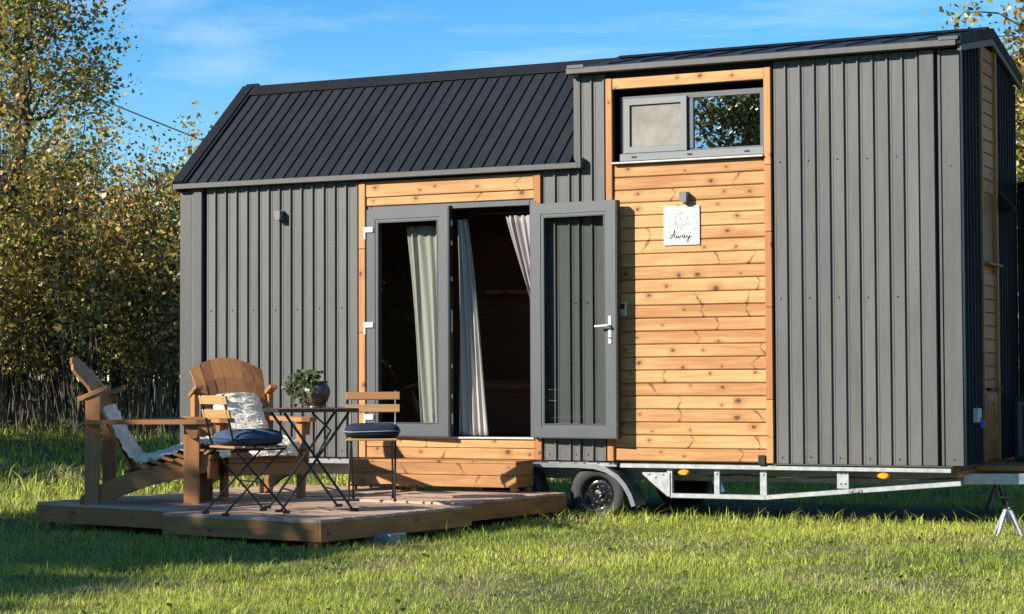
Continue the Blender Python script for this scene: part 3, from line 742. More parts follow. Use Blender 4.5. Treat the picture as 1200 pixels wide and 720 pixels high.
MB().tube([(2.06, .13, 2.69), (3.78, .13, 2.69)], .010, 8).build('curtain_rod', 'black', house)

# ---------------------------------------------------------------- wooden deck modules
ZD = .222
def deck_module(label, front_right, wd, dp, ang, dz=0):
    a_ = R_(ang); t = thing('deck_platform', label, 'deck', (front_right[0], front_right[1], dz), a_, 'wooden deck platforms')
    nb = round(dp/.125); bw = dp/nb
    bm = MB().box(-(wd-.012)/2, (wd-.012)/2, -bw/2+.003, bw/2-.003, -.013, .013, .003).mesh('deck_board')
    for i in range(nb):
        link('deck_board', bm, 'deck', t, (-wd/2, bw*(i+.5), ZD-.013+random.uniform(-.0015, .0015)), (0, 0, random.uniform(-.001, .001)))
    zt_, zb_ = ZD-.0275, ZD-.158
    def fb(x0, x1, y0, y1, rot=0): 
        hx = (x1-x0)/2; hy = (y1-y0)/2
        if rot: MB().box(-hy, hy, -hx, hx, -(zt_-zb_)/2, (zt_-zb_)/2, .003).build('fascia_board', 'fascia', t, (x0+hx, y0+hy, (zt_+zb_)/2), (0, 0, R_(90)))
        else: MB().box(-hx, hx, -hy, hy, -(zt_-zb_)/2, (zt_-zb_)/2, .003).build('fascia_board', 'fascia', t, (x0+hx, y0+hy, (zt_+zb_)/2))
    fb(-wd, -.029, 0, .028); fb(-wd, -.029, dp-.028, dp); fb(-.028, 0, .0, dp, 1); fb(-wd, -wd+.028, .029, dp-.029, 1)
    for (px, py) in ((-.10, .055), (-wd+.10, .055), (-.10, dp-.1), (-wd+.1, dp-.1)):
        MB().box(-.045, .045, -.03, .03, -.06, zb_+.05, .004).build('post', 'fascia', t, (px, py, 0))
    for f_ in (.33, .66): MB().box(-.02, .02, .03, dp-.03, zb_, zt_-.002).build('joist', 'fascia', t, (-wd*f_, 0, 0))
    return t
deck_module('front wooden deck platform carrying the black bistro table', (3.80, -3.76), 1.53, 1.86, -8.5, -.010)
deck_module('wooden deck platform in front of the step and open door', (3.89, -1.80), 1.28, 1.66, -7.5)
deck_module('leftmost wooden deck platform under the side-on garden armchair', (2.24, -3.28), 1.66, 1.76, -12.5)
deck_module('rear wooden deck platform against the wall under the fan-backed armchair', (2.46, -1.42), 1.62, 1.40, -9)
cbk = MB().box(-.12, .12, -.1, .1, -.05, .075, .008).build('concrete_block', 'concrete', None, (3.93, -3.05, 0), (0, 0, R_(-12))); tag(cbk, 'grey concrete block under the right edge of the front deck', 'block')

# step box at the door
st = thing('wooden_step', 'low wooden box step of two planks below the open door', 'step', (2.10, -.43, ZD))
SL, SD, H0, H1 = 1.655, .36, .045, .272
for i, (a_, b_) in enumerate(((0, .118), (.1205, .239), (.2415, .36))):
    piece('top_plank', 0, SL, a_, b_, H1-.022, H1, 'pine_rough', st, .004)
for (z0, z1) in ((H0, H0+.100), (H0+.104, H1-.0225)):
    piece('front_plank', 0, SL, .002, .024, z0, z1, 'pine_rough', st, .004)
    piece('side_plank', SL-.023, SL-.001, .025, SD-.002, z0, z1, 'pine_rough', st, .004); piece('side_plank', .001, .023, .025, SD-.002, z0, z1, 'pine_rough', st, .004)
for (x, y) in ((.0, .026), (.62, .026), (SL-.06, .004), (SL-.06, SD-.06), (.0, SD-.06)):
    piece('foot', x, x+.05, y, y+.05, 0, H0-.001, 'pine_rough', st, .003)

# ---------------------------------------------------------------- garden armchairs
def armchair(label, loc, ang):
    t = thing('garden_armchair', label, 'chair', (loc[0], loc[1], ZD), R_(ang), 'wooden garden armchairs on the deck')
    for s in (-1, 1):
        y = .335*s
        MB().box(-.062, .062, -.02, .02, -.315, .315, .004).build('front_leg', 'chairwood_z', t, (.40, y, .315))
        MB().prism([(-.055, 0), (.055, 0), (.065, .86), (-.050, .86)], 'y', -.02, .02).build('rear_post', 'chairwood_z', t, (-.395, y, 0))
        rail = [(-.50, .0), (-.36, .0), (.0, .130), (.50, .245), (.545, .30), (.545, .37), (.50, .405), (.40, .405), (.10, .30), (-.12, .245), (-.30, .175), (-.49, .06)]
        MB().prism(rail, 'y', -.018, .018).build('side_rail', 'chairwood', t, (0, y-.041*s, 0))
        MB().prism([(-.44, -.075), (-.30, -.055), (.45, -.085), (.53, -.065), (.555, 0), (.53, .065), (.45, .085), (-.30, .055), (-.44, .05)], 'z', -.018, .018).build('armrest', 'chairwood', t, (.0, y+.02*s, .652))
        MB().prism([(-.075, .0), (-.015, -.11), (.035, -.11), (.06, 0)], 'y', -.018, .018).build('arm_bracket', 'chairwood_z', t, (.41, y+.041*s, .632))
    # seat slats, wrapping down at the front
    prof = [(.545, .300), (.560, .345), (.550, .392), (.505, .425), (.425, .424), (.34, .398), (.25, .368), (.16, .340), (.07, .314), (-.02, .290)]
    for (a_, b_) in zip(prof[:-1], prof[1:]):
        mx_, mz_ = (a_[0]+b_[0])/2, (a_[1]+b_[1])/2; ln = math.hypot(b_[0]-a_[0], b_[1]-a_[1]); th = math.atan2(b_[1]-a_[1], b_[0]-a_[0])
        MB().box(-.352, .352, -ln/2+.003, ln/2-.003, -.010, .010, .003).build('seat_slat', 'chairwood_flat', t, (mx_+.012*math.sin(th)*-1, 0, mz_), Matrix(((0, math.cos(th), math.sin(th)*-1), (1, 0, 0), (0, math.sin(th), math.cos(th)))).to_euler())
    MB().box(-.35, .35, -.012, .012, -.05, .05, .003).build('front_apron', 'chairwood', t, (.535, 0, .25), (0, 0, R_(90)))
    # fan back
    nS = 7; hs_ = [1.075, 1.125, 1.155, 1.165, 1.155, 1.125, 1.075]
    B0, B1 = Vector((-.11, 0, .27)), Vector((-.50, 0, 1.03)); d_ = (B1-B0).normalized()
    for i in range(nS):
        k = i-(nS-1)/2; y0_, y1_ = k*.064, k*.094
        ztop = hs_[i]; curvex = .014*(k/3)**2
        pts = []; wds = (.030, .0455)
        for tt in (0, .5, .82, 1):
            Ln = (ztop-.27)/d_.z; p = B0 + d_*Ln*tt
            lean = -.05*max(0, tt-.82)/.18
            pts.append((Vector((p.x+curvex*tt+lean, y0_+(y1_-y0_)*tt, p.z)), wds[0]+(wds[1]-wds[0])*tt))
        mb = MB(); nrm = Vector((d_.z, 0, -d_.x)); vs = []
        for (p, wv) in pts:
            for (sy, sn) in ((-1, -1), (1, -1), (1, 1), (-1, 1)): vs.append(p+Vector((0, sy*wv, 0))+nrm*sn*.010)
        for q in (12, 13, 14, 15): vs[q] = vs[q]+d_*((1.175-.95*vs[q].y**2-.25*abs(vs[q].y)**3)-ztop)
        fs = [(3, 2, 1, 0), (12, 13, 14, 15)] + [(r_*4+k_, r_*4+(k_+1) % 4, r_*4+4+(k_+1) % 4, r_*4+4+k_) for r_ in range(3) for k_ in range(4)]
        mb.add(vs, fs).build('back_slat', 'chairwood_z', t)
    MB().box(-.035, .035, -.312, .312, -.02, .02, .004).build('back_brace', 'chairwood_flat', t, (-.485, 0, .842), (0, R_(-20), 0))
    MB().box(-.30, .30, -.02, .02, -.03, .03, .004).build('back_brace', 'chairwood_flat', t, (-.13, 0, .235), (0, 0, R_(90)))
    for s in (-1, 1):
        MB().box(-.10, .11, -.035, .035, -.018, .018, .004).build('post_cap', 'chairwood', t, (-.37, .335*s, .885), (0, R_(-22), 0))
    return t
armA = armchair('wooden garden armchair seen side-on at the left end of the deck', (1.474, -2.56), 25)
armB = armchair('wooden garden armchair with fan back against the grey wall, behind the blue cushion', (1.80, -1.62), -38)

def sheepskin(label, chair, path, width, seed, shift=0):
    """a fleece draped along a path in the chair's local x-z plane"""
    r_ = np.random.default_rng(seed)
    P = np.array(curve(path, 8)); nP = len(P); mw = chair.matrix_world if False else (Matrix.Translation(chair.location) @ Matrix.Rotation(chair.rotation_euler.z, 4, 'Z'))
    T = np.gradient(P, axis=0); T /= np.linalg.norm(T, axis=1)[:, None]; Nn = np.stack((T[:, 1]*-1, T[:, 0]), 1)
    if Nn[:, 0].mean() < 0: Nn *= -1
    nw = 17; vs, fs = [], []
    def wid(t): return width*(.80+.20*math.sin(math.pi*min(1, max(0, t)))+.05*math.sin(t*17+seed)+.04*math.sin(t*31))
    for i in range(nP):
        t = i/(nP-1)
        for j in range(nw):
            u = j/(nw-1)*2-1; th = .020+.050*(1-u**4)+.012*math.sin(i*1.9+3*math.sin(j*1.1))*math.sin(j*1.7+i*.6)+.004*r_.standard_normal()
            q = P[i]+Nn[i]*th; vs.append((q[0], u*wid(t)/2+shift, q[1]))
    for i in range(nP-1):
        for j in range(nw-1): fs.append((i*nw+j, i*nw+j+1, (i+1)*nw+j+1, (i+1)*nw+j))
    o = MB().add(vs, fs).build('sheepskin', 'wool', None, chair.location, (0, 0, chair.rotation_euler.z), smooth=True)
    # locks of wool
    nl = 6000; ti = r_.integers(0, nP-1, nl); u = r_.uniform(-1, 1, nl); V = np.zeros((nl, 3, 3)); 
    for k in range(nl):
        i = ti[k]; t = i/(nP-1); q = P[i]+(P[i+1]-P[i])*r_.random()+Nn[i]*(.016+.050*(1-u[k]**4)); b = np.array((q[0], u[k]*wid(t)/2+shift, q[1]))
        dirn = np.array((Nn[i][0], .35*u[k], Nn[i][1]))+r_.standard_normal(3)*.4; dirn /= np.linalg.norm(dirn); ln = r_.uniform(.006, .018)
        sd = np.cross(dirn, r_.standard_normal(3)); sd /= np.linalg.norm(sd)+1e-9
        V[k, 0] = b-sd*.003; V[k, 1] = b+sd*.003; V[k, 2] = b+dirn*ln
    link('wool_locks', np_mesh('wool_locks', V.reshape(-1, 3), np.arange(nl*3), np.full(nl, 3)), 'wool', o)['kind'] = 'stuff'
    return tag(o, label, 'sheepskin', 'sheepskins on the armchairs')
skin_path = [(-.36, .76), (-.30, .63), (-.20, .46), (-.11, .335), (.02, .315), (.2, .368), (.38, .428), (.5, .45), (.56, .42), (.585, .345)]
sheepskin('cream sheepskin draped over the side-on garden armchair', armA, skin_path, .46, 3)
sheepskin('cream sheepskin draped over the fan-backed armchair by the wall', armB, [(-.40, .84)]+skin_path, .50, 5, .03)

# ---------------------------------------------------------------- bistro set
def bistro_chair(label, loc, ang):
    t = thing('bistro_chair', label, 'chair', (loc[0], loc[1], loc[2]), R_(ang), 'folding bistro chairs at the table')
    for s in (-1, 1):
        y = .185*s
        MB().tube([(-.285, y, .885), (-.25, y, .74), (-.205, y, .55), (-.165, y, .455), (.235, y, .018)], .0085, 8).build('leg', 'black', t, smooth=True)
        MB().tube([(.215, y-.022*s, .475), (.18, y-.022*s, .44), (-.255, y-.022*s, .018)], .008, 8).build('leg', 'black', t, smooth=True)
        MB().tube([(-.20, y-.012*s, .478), (.235, y-.012*s, .478)], .009, 6).build('seat_rail', 'black', t, smooth=True)
        for (x, yy) in ((.235, y), (-.255, y-.022*s)):
            MB().box(-.028, .028, -.012, .012, 0, .022, .004).build('foot_cap', 'black', t, (x, yy, 0))
    MB().tube([(.13, -.185, .132), (.13, .185, .132)], .007, 6).build('stretcher', 'black', t, smooth=True)
    MB().tube([(-.16, -.163, .112), (-.16, .163, .112)], .007, 6).build('stretcher', 'black', t, smooth=True)
    MB().tube([(.035, -.185, .237), (.035, .185, .237)], .006, 6).build('stretcher', 'black', t, smooth=True)
    for i in range(5): 
        x = -.17+i*.092; MB().box(-.036, .036, -.205, .205, -.009, .009, .004).build('seat_slat', 'slat', t, (x, 0, .497))
    for (x, z) in ((-.292, .845), (-.266, .742)):
        MB().box(-.009, .009, -.222, .222, -.033, .033, .004).build('back_slat', 'slat', t, (x+.018, 0, z), (0, R_(-13), 0))
    return t
chL = bistro_chair('folding bistro chair with blue cushion, nearest the front edge of the deck', (2.92, -3.36, ZD-.010), 60)
chR = bistro_chair('folding bistro chair with navy cushion facing the table, before the step', (3.07, -1.72, ZD), -62)
def cushion(name, label, mat, chair, tilt=0, seed=0):
    vs, fs = [], []; nu, nv = 40, 20; r_ = random.Random(seed)
    def spow(c, e): return math.copysign(abs(c)**e, c)
    for i in range(nv+1):
        ph = -math.pi/2+math.pi*i/nv
        for j in range(nu):
            th = 2*math.pi*j/nu
            x = spow(math.cos(ph), .55)*spow(math.cos(th), .5)*.225; y = spow(math.cos(ph), .55)*spow(math.sin(th), .5)*.225; z = spow(math.sin(ph), .7)*.058
            rr = math.hypot(x, y); z *= 1+.14*math.cos(4*th+1)+.12*math.sin(x*24+seed)*math.cos(y*20)-.10*math.exp(-(rr/.06)**2)
            vs.append((x, y, z))
    for i in range(nv):
        for j in range(nu): fs.append((i*nu+j, i*nu+(j+1) % nu, (i+1)*nu+(j+1) % nu, (i+1)*nu+j))
    l = Matrix.Translation(chair.location) @ Matrix.Rotation(chair.rotation_euler.z, 4, 'Z') @ Vector((.01, 0, .563))
    o = MB().add(vs, fs).build(name, mat, None, l, (0, 0, chair.rotation_euler.z), smooth=True)
    pp = [(spow(math.cos(a_), .5)*.229, spow(math.sin(a_), .5)*.229, .004*math.sin(3*a_)) for a_ in [2*math.pi*k/40 for k in range(41)]]
    MB().tube(pp, .005, 6).build('piping', 'piping' if seed else mat, o, smooth=True)
    return tag(o, label, 'cushion', 'seat cushions on the bistro chairs')
cushion('seat_cushion', 'faded blue seat cushion on the front bistro chair', 'blue_cushion', chL, 0, 0)
cushion('seat_cushion', 'dark navy seat cushion on the bistro chair by the step', 'navy_cushion', chR, 0, 2)

tb = thing('bistro_table', 'square folding bistro table with black crossed legs on the deck', 'table', (3.13, -2.80, ZD-.010), R_(43), None)
TH = .765
for i in range(6):
    y = -.25+i*.10; MB().box(-.295, .295, -.044, .044, -.009, .009, .003).build('top_slat', 'chairwood', tb, (0, y, TH))
for s in (-1, 1):
    MB().box(-.31, .31, -.010, .010, -.018, .010, .003).build('top_rail', 'black', tb, (0, .308*s, TH))
    MB().box(-.010, .010, -.297, .297, -.018, .010, .003).build('top_rail', 'black', tb, (.302*s, 0, TH))
    y = .265*s
    MB().tube([(-.25, y, TH-.022), (.27, y, .012)], .0105, 8).build('leg', 'black', tb, smooth=True)
    MB().tube([(.25, y-.028*s, TH-.022), (-.27, y-.028*s, .012)], .0105, 8).build('leg', 'black', tb, smooth=True)
    for (x, yy) in ((.27, y), (-.27, y-.028*s)): MB().box(-.03, .03, -.013, .013, 0, .022, .004).build('foot_cap', 'black', tb, (x+math.copysign(.015, x), yy, 0))
for (x, z) in ((.17, .155), (-.17, .155)): MB().tube([(x, -.26, z), (x, .26, z)], .007, 6).build('stretcher', 'black', tb, smooth=True)
MB().tube([(.0, -.10, TH-.02), (.0, -.10, TH-.03), (.14, -.10, TH-.16), (.02, -.10, TH-.37)], .009, 6).build('folding_bracket', 'black', tb, smooth=True)

# potted plant on the table
pp = thing('potted_plant', 'small trailing plant in a round dark pot on the bistro table', 'potted plant', (3.095, -2.705, ZD-.010+TH+.0095))
pp.scale = (1.25, 1.25, 1.15)
PX = .02
prof = [(.045, 0), (.052, .004), (.050, .014), (.058, .024), (.078, .05), (.091, .085), (.093, .11), (.086, .14), (.073, .158), (.070, .163), (.080, .172), (.082, .178), (.076, .180), (.066, .166), (.062, .150)]
MB().lathe(prof, 32).build('pot', 'pot', pp, (PX, 0, 0), smooth=True)
MB().lathe([(.064, .0), (.05, .008), (.001, .012)], 20).build('soil', 'soil', pp, (PX, 0, .148))
def leaf_cloud(centers, size, cols, r_, flat=0.0, aspect=.55):
    """numpy leaves: a folded diamond per centre"""
    nL = len(centers); d = r_.standard_normal((nL, 3)); d[:, 2] *= .7; d /= np.linalg.norm(d, axis=1)[:, None]
    q = r_.standard_normal((nL, 3)); sd = np.cross(d, q); sd /= np.linalg.norm(sd, axis=1)[:, None]+1e-9
    nr = np.cross(d, sd); s = (size*r_.gamma(9, 1/9., nL))[:, None]
    V = np.empty((nL, 4, 3)); V[:, 0] = centers-d*s*.5; V[:, 1] = centers+sd*s*aspect*.5+nr*s*.08; V[:, 2] = centers+d*s*.5; V[:, 3] = centers-sd*s*aspect*.5+nr*s*.08
    return V.reshape(-1, 3), np.arange(nL*4), np.full(nL, 4), np.repeat(cols, 4, axis=0)
pr_ = np.random.default_rng(11); cs, stems = [], MB()
for k in range(34):
    ang = pr_.uniform(2.2, 5.2) if k < 24 else pr_.uniform(0, 6.28)
    reach = pr_.uniform(.06, .19) if k < 24 else pr_.uniform(.03, .09); drop = pr_.uniform(.02, .20) if k < 22 else -pr_.uniform(.02, .06)
    if k >= 24: drop = -pr_.uniform(0, .07)
    pts = []
    for i in range(7):
        t = i/6; pts.append((PX+math.cos(ang)*reach*math.sin(t*math.pi/2)*(1 if k > 23 else 1.0), math.sin(ang)*reach*math.sin(t*math.pi/2), max(.012, .165+.055*math.sin(t*math.pi)-drop*t*t)))
    stems.tube(pts, .0022, 4)
    for i in range(2, 7):
        for q in range(5): cs.append(np.array(pts[i])+pr_.standard_normal(3)*.013) if q < 3 else None
cs = np.array(cs); cs[:, 2] = np.maximum(cs[:, 2], .02)
pc = np.array((.075, .11, .035))*pr_.uniform(.5, 1.5, (len(cs), 1)); yel = pr_.random(len(cs)) < .12; pc[yel] = (.2, .2, .07)
stems.build('stems', 'bark', pp)
link('foliage', np_mesh('foliage', *leaf_cloud(cs, .032, pc, pr_, aspect=.75), mat='leaf'), None, pp)

# ---------------------------------------------------------------- jack stands
def jack(label, loc, h, mat, spread=.13):
    t = thing('jack_stand', label, 'jack stand', (loc[0], loc[1], float(ground_z(loc[0], loc[1]))), R_(20), 'jack stands by the drawbar')
    for k in range(4):
        a_ = math.pi/4+k*math.pi/2
        MB().beam((spread*math.cos(a_), spread*math.sin(a_), 0.0), (.025*math.cos(a_), .025*math.sin(a_), h*.66), .022, .022, up=(math.cos(a_+1.57), math.sin(a_+1.57), 0), c=.002).build('leg', mat, t)
    MB().tube([(0, 0, h*.35), (0, 0, h*.68)], .022, 12).build('column', mat, t, smooth=True)
    MB().lathe([(.032, h*.68), (.034, h*.74), (.02, h*.76), (.013, h*.77), (.013, h*.93), (.02, h*.94)], 14).build('screw', 'black', t, smooth=True)
    MB().box(-.05, .05, -.035, .035, h*.94, h, .004).build('head', 'black', t)
    MB().tube([(.0, -.03, h*.71), (.0, -.06, h*.71)], .008, 8).build('handle', 'galv', t, smooth=True)
jack('silver four-legged jack stand in the sun at the right edge', (7.97, -.62), .30, 'galv')
jack('dull jack stand in the shade under the right end of the trailer', (7.35, 1.98), .318, 'galv_dull')

bx_ = thing('storage_box', 'dark low box with pale grey frame on the drawbar at the right edge', 'box', (7.62, 1.42, .4755))
MB().box(0, .55, 0, .30, 0, .56, .006).build('body', 'dark', bx_)
for (a0, a1, b0, b1) in ((.03, .07, .05, .52), (.48, .52, .05, .52), (.071, .479, .05, .14), (.071, .479, .48, .52)): MB().box(a0, a1, -.012, -.0005, b0, b1, .003).build('frame_bar', 'upvc', bx_)

# ---------------------------------------------------------------- trees and thicket
GREENS = np.array([(.095, .135, .030), (.17, .195, .042), (.29, .255, .055), (.50, .35, .085), (.40, .225, .07)])*.90
def pal(r_, n_, wts, br=1.0):
    i = r_.choice(5, n_, p=np.array(wts)/sum(wts)); c = GREENS[i]*r_.uniform(.6, 1.5, (n_, 1))*br; return c
def limb(mb, a_, b_, r0, r1, r_, n_=4, wob=.08):
    a_, b_ = np.array(a_, float), np.array(b_, float); L_ = np.linalg.norm(b_-a_); pts = []
    for i in range(n_+1):
        t = i/n_; pts.append(tuple(a_+(b_-a_)*t+r_.standard_normal(3)*wob*L_*math.sin(math.pi*t)*.35))
    mb.tube(pts, [r0+(r1-r0)*i/n_ for i in range(n_+1)], 6); return [np.array(p) for p in pts]
def tree(name, label, x, y, h, crown_r, crown_lo, n_leaf, leaf, wts, seed, group, trunk_r=.12, shape=1.0, clump=.38, nl=26):
    r_ = np.random.default_rng(seed); z0 = float(ground_z(x, y)) - .05
    t = thing(name, label, 'tree', (x, y, z0), 0, group)
    br = MB(); tp = limb(br, (0, 0, 0), (r_.uniform(-.3, .3), r_.uniform(-.3, .3), h*.93), trunk_r, .02, r_, 9, .04)
    tips = []
    for k in range(nl):
        f = crown_lo+(1-crown_lo)*(k+.5)/nl; base = tp[min(8, int(f*.9*9))]; ang = k*2.4+r_.uniform(-.4, .4)
        g_ = (f-crown_lo)/(1-crown_lo); rad = crown_r*(math.sin(math.pi*min(1, (.18+.82*g_)**shape))*.85+.18)*r_.uniform(.65, 1.12)
        end = (base[0]+math.cos(ang)*rad, base[1]+math.sin(ang)*rad, min(h*1.02, base[2]+rad*r_.uniform(.35, .9)))
        lp = limb(br, base, end, trunk_r*.35*(1-.6*g_)+.008, .006, r_, 4, .14); tips += [lp[2], lp[3], lp[4]]
        for q in range(4):
            s_ = lp[r_.integers(1, 5)]; e_ = s_+r_.standard_normal(3)*rad*.33+np.array((0, 0, rad*.12)); l2 = limb(br, s_, e_, .010, .004, r_, 2, .15); tips += [l2[1], l2[2], l2[2]]
    br.build('trunk', 'bark', t, smooth=True)
    tips = np.array(tips); nT = len(tips); w_ = r_.gamma(1.2, 1, nT); w_ /= w_.sum(); ci = r_.choice(nT, n_leaf, p=w_)
    C = tips[ci]+r_.standard_normal((n_leaf, 3))*clump*np.array((1, 1, .85)); C = C[C[:, 2] > h*crown_lo*.6]
    cols = pal(r_, len(C), wts); tint = np.random.default_rng(seed+1).uniform(.72, 1.25, nT)[ci[:len(C)]]; cols *= tint[:, None]
    link('crown', np_mesh('crown', *leaf_cloud(C, leaf, cols, r_, aspect=.8), mat='leaf'), None, t)
    return t
def shrub(label, x, y, h, rad, n_stem, n_leaf, leaf, wts, seed, group, lo=.35, name='tall_shrub', bare=0):
    r_ = np.random.default_rng(seed); z0 = float(ground_z(x, y)) - .03
    t = thing(name, label, 'shrub', (x, y, z0), 0, group); st_ = MB(); tips = []
    for k in range(n_stem):
        a_ = r_.uniform(0, 6.28); d = rad*math.sqrt(r_.random())*.9; b = (math.cos(a_)*d, math.sin(a_)*d, 0); hh = h*r_.uniform(.5, 1.0); ln = .12*hh
        e_ = (b[0]+r_.normal(0, ln), b[1]+r_.normal(0, ln), hh); rr = r_.uniform(.005, .015)
        lp = limb(st_, b, e_, rr, .003, r_, 5, .05)
        for f in (2, 3, 3, 4, 4, 5, 5):
            tips.append(lp[f])
        for q in range(2):
            s_ = lp[r_.integers(2, 5)]; e2 = s_+np.array((r_.normal(0, .3), r_.normal(0, .3), r_.uniform(.1, .55))); l2 = limb(st_, s_, e2, .006, .002, r_, 2, .15); tips += [l2[1], l2[2]]
    st_.build('stems', 'stem', t)
    tips = np.array(tips); w_ = r_.gamma(.7, 1, len(tips)); w_ /= w_.sum(); ci = r_.choice(len(tips), n_leaf, p=w_); C = tips[ci]+r_.standard_normal((n_leaf, 3))*np.array((.13, .13, .16)); C = C[C[:, 2] > h*lo*r_.uniform(.3, 1.0, n_leaf)]
    cols = pal(r_, len(C), wts); tint = np.random.default_rng(seed+1).uniform(.65, 1.25, len(tips))[ci[:len(C)]]; cols *= tint[:, None]
    link('foliage', np_mesh('foliage', *leaf_cloud(C, leaf, cols, r_, aspect=.8), mat='leaf'), None, t)
    return t
def at(u, Z):                                             # a spot on the land: u metres right of the view axis per metre ahead, Z metres ahead
    p = CAM + (Vector((F.x, F.y, 0)).normalized() + R0*u)*Z; return p.x, p.y
GL = 'trees and shrubs of the thicket on the left'
x, y = at(-.254, 27.5); tree('poplar_tree', 'tall yellowing poplar at the left edge reaching above the frame', x, y, 9.6, 1.35, .14, 24000, .062, (2, 4, 5, 5, 1), 21, GL, .11, .8, .22, 40)
x, y = at(-.275, 30.5); tree('poplar_tree', 'green poplar standing behind the tall yellowing one at the left edge', x, y, 8.6, 1.6, .12, 14000, .068, (3, 4, 4, 3, 1), 22, GL, .10, .8, .24, 32)
sh = [(-.262, 26.3, 3.3, 1.0, (2, 3, 4, 4, 3), 'shrub with golden leaves at the foot of the poplar, at the left edge'),
      (-.232, 26.9, 4.3, 1.0, (1, 3, 4, 5, 3), 'tall golden-leaved shrub right of the poplar trunk'),
      (-.208, 26.2, 3.4, .95, (2, 3, 4, 4, 3), 'leafy shrub behind the back of the side-on armchair'),
      (-.186, 26.8, 3.75, .9, (1, 2, 4, 4, 5), 'brown-leaved shrub halfway between the poplar and the house'),
      (-.166, 26.0, 3.35, .85, (2, 3, 4, 3, 4), 'olive-leaved shrub just left of the house corner'),
      (-.150, 27.5, 3.7, .9, (1, 2, 3, 4, 5), 'russet-leaved shrub half hidden by the house corner'),
      (-.250, 29.0, 4.6, 1.1, (2, 3, 4, 4, 2), 'taller shrub in the second row behind the golden ones'),
      (-.215, 29.5, 4.2, 1.1, (2, 3, 4, 3, 3), 'dense shrub in the second row behind the armchair'),
      (-.178, 29.2, 3.6, 1.1, (2, 3, 3, 3, 4), 'dense shrub in the second row near the house corner'),
      (-.285, 28.0, 4.4, 1.1, (2, 3, 4, 4, 2), 'leafy shrub cut by the left edge of the picture'),
      (-.235, 32.0, 3.6, 1.5, (4, 4, 2, 2, 2), 'dark shrub deep in the thicket at the left'),
      (-.185, 32.5, 3.2, 1.5, (4, 4, 2, 2, 2), 'dark shrub deep in the thicket towards the house')]
for i, (u, Z, h, rad, wts, lab) in enumerate(sh):
    x, y = at(u, Z); shrub(lab, x, y, h, rad, 60, 8500, .058, wts, 40+i, GL, .30 if Z < 28 else .05)
GR = 'trees behind the right end of the house'
x, y = at(.276, 31); tree('oak_tree', 'autumn tree behind the right end of the house', x, y, 7.2, 1.9, .04, 17000, .10, (3, 4, 3, 2, 1), 31, GR, .16, 1.0, .30, 24)
x, y = at(.292, 20.0); tree('birch_tree', 'tree whose leafy branch hangs into the upper right corner', x, y, 8.2, 1.28, .48, 16000, .060, (2, 2, 3, 4, 3), 32, GR, .12, .9, .15, 30)
x, y = at(.268, 35); shrub('green bush seen past the right edge of the house', x, y, 3.4, 1.4, 40, 7000, .10, (4, 4, 3, 2, 1), 33, GR, .05)
# trees out of view whose shade falls on the deck and lawn, and which the windows mirror
GS = 'trees around the lawn outside the picture'
LB = 'tree in the row outside the picture at left, '
for i, (x, y, h, r0, lab) in enumerate(((-5.0, -10.3, 6.9, 1.1, LB+'smallest of the row'), (-5.0, -11.7, 7.2, 1.2, LB+'second smallest, next to the smallest'), (-5.0, -13.4, 7.9, 1.2, LB+'shading the bistro table'),
        (-5.0, -15.1, 8.9, 1.4, LB+'shading the front edge of the deck'), (-5.0, -17.2, 8.6, 1.4, LB+'shading the grass before the deck'), (-5.1, -19.5, 8.4, 1.6, LB+'nearest the photographer'),
        (-9.2, -3.2, 7.8, 2.2, 'tree out of the picture, shading the lawn left of the house'), (-12.2, .6, 8.8, 2.4, 'tree out of the picture, shading the foot of the thicket'), (-15.5, 4.0, 8.0, 2.4, 'tree out of the picture, farthest left beside the thicket'))):
    tree('alder_tree', lab, x, y, h, r0, .06, 9500, .19, (4, 4, 3, 2, 1), 60+i, GS, .14, 1.8, .27, 30)
for i, (x, y, h, r0, lab) in enumerate(((-5.2, -33, 10.6, 2.6, 'tall tree behind the photographer, mirrored in the loft window'), (-10.5, -36, 9.8, 3.0, 'tree behind the photographer, left of the mirrored one'), (2.2, -38, 6.2, 2.4, 'lowest tree behind the photographer'), (-17, -33, 9, 3.0, 'broad tree behind the photographer, mirrored in the door'), (-24, -30, 9, 3, 'outermost tree behind the photographer'))):
    tree('alder_tree', lab, x, y, h, r0, .1, 15000 if i == 0 else 6000, .12 if i == 0 else .2, (4, 4, 3, 2, 1), 70+i, GS, .18, .9, .42, 30)

# overhead cable
pl = thing('power_line', 'thin black overhead cable sloping down behind the left roof edge', 'cable', (0, 0, 0))
def px(u, v, Z): return CAM + (F + RR*((u-600)/2341.4) + UU*((360-v)/2341.4))*Z
A, B = px(20, 76, 38), px(420, 236, 30); pts = []
for i in range(25):
    t = i/24; p = A.lerp(B, t); p.z -= .05*4*t*(1-t)*.5; pts.append(tuple(p))
MB().tube(pts, .013, 5).build('cable', 'black', pl)
for q in (A, B):
    gz = float(ground_z(q.x, q.y)); MB().tube([(q.x, q.y, gz-.3), (q.x, q.y, q.z+.15)], [.11, .08], 10).build('pole', 'pole', pl, smooth=True)

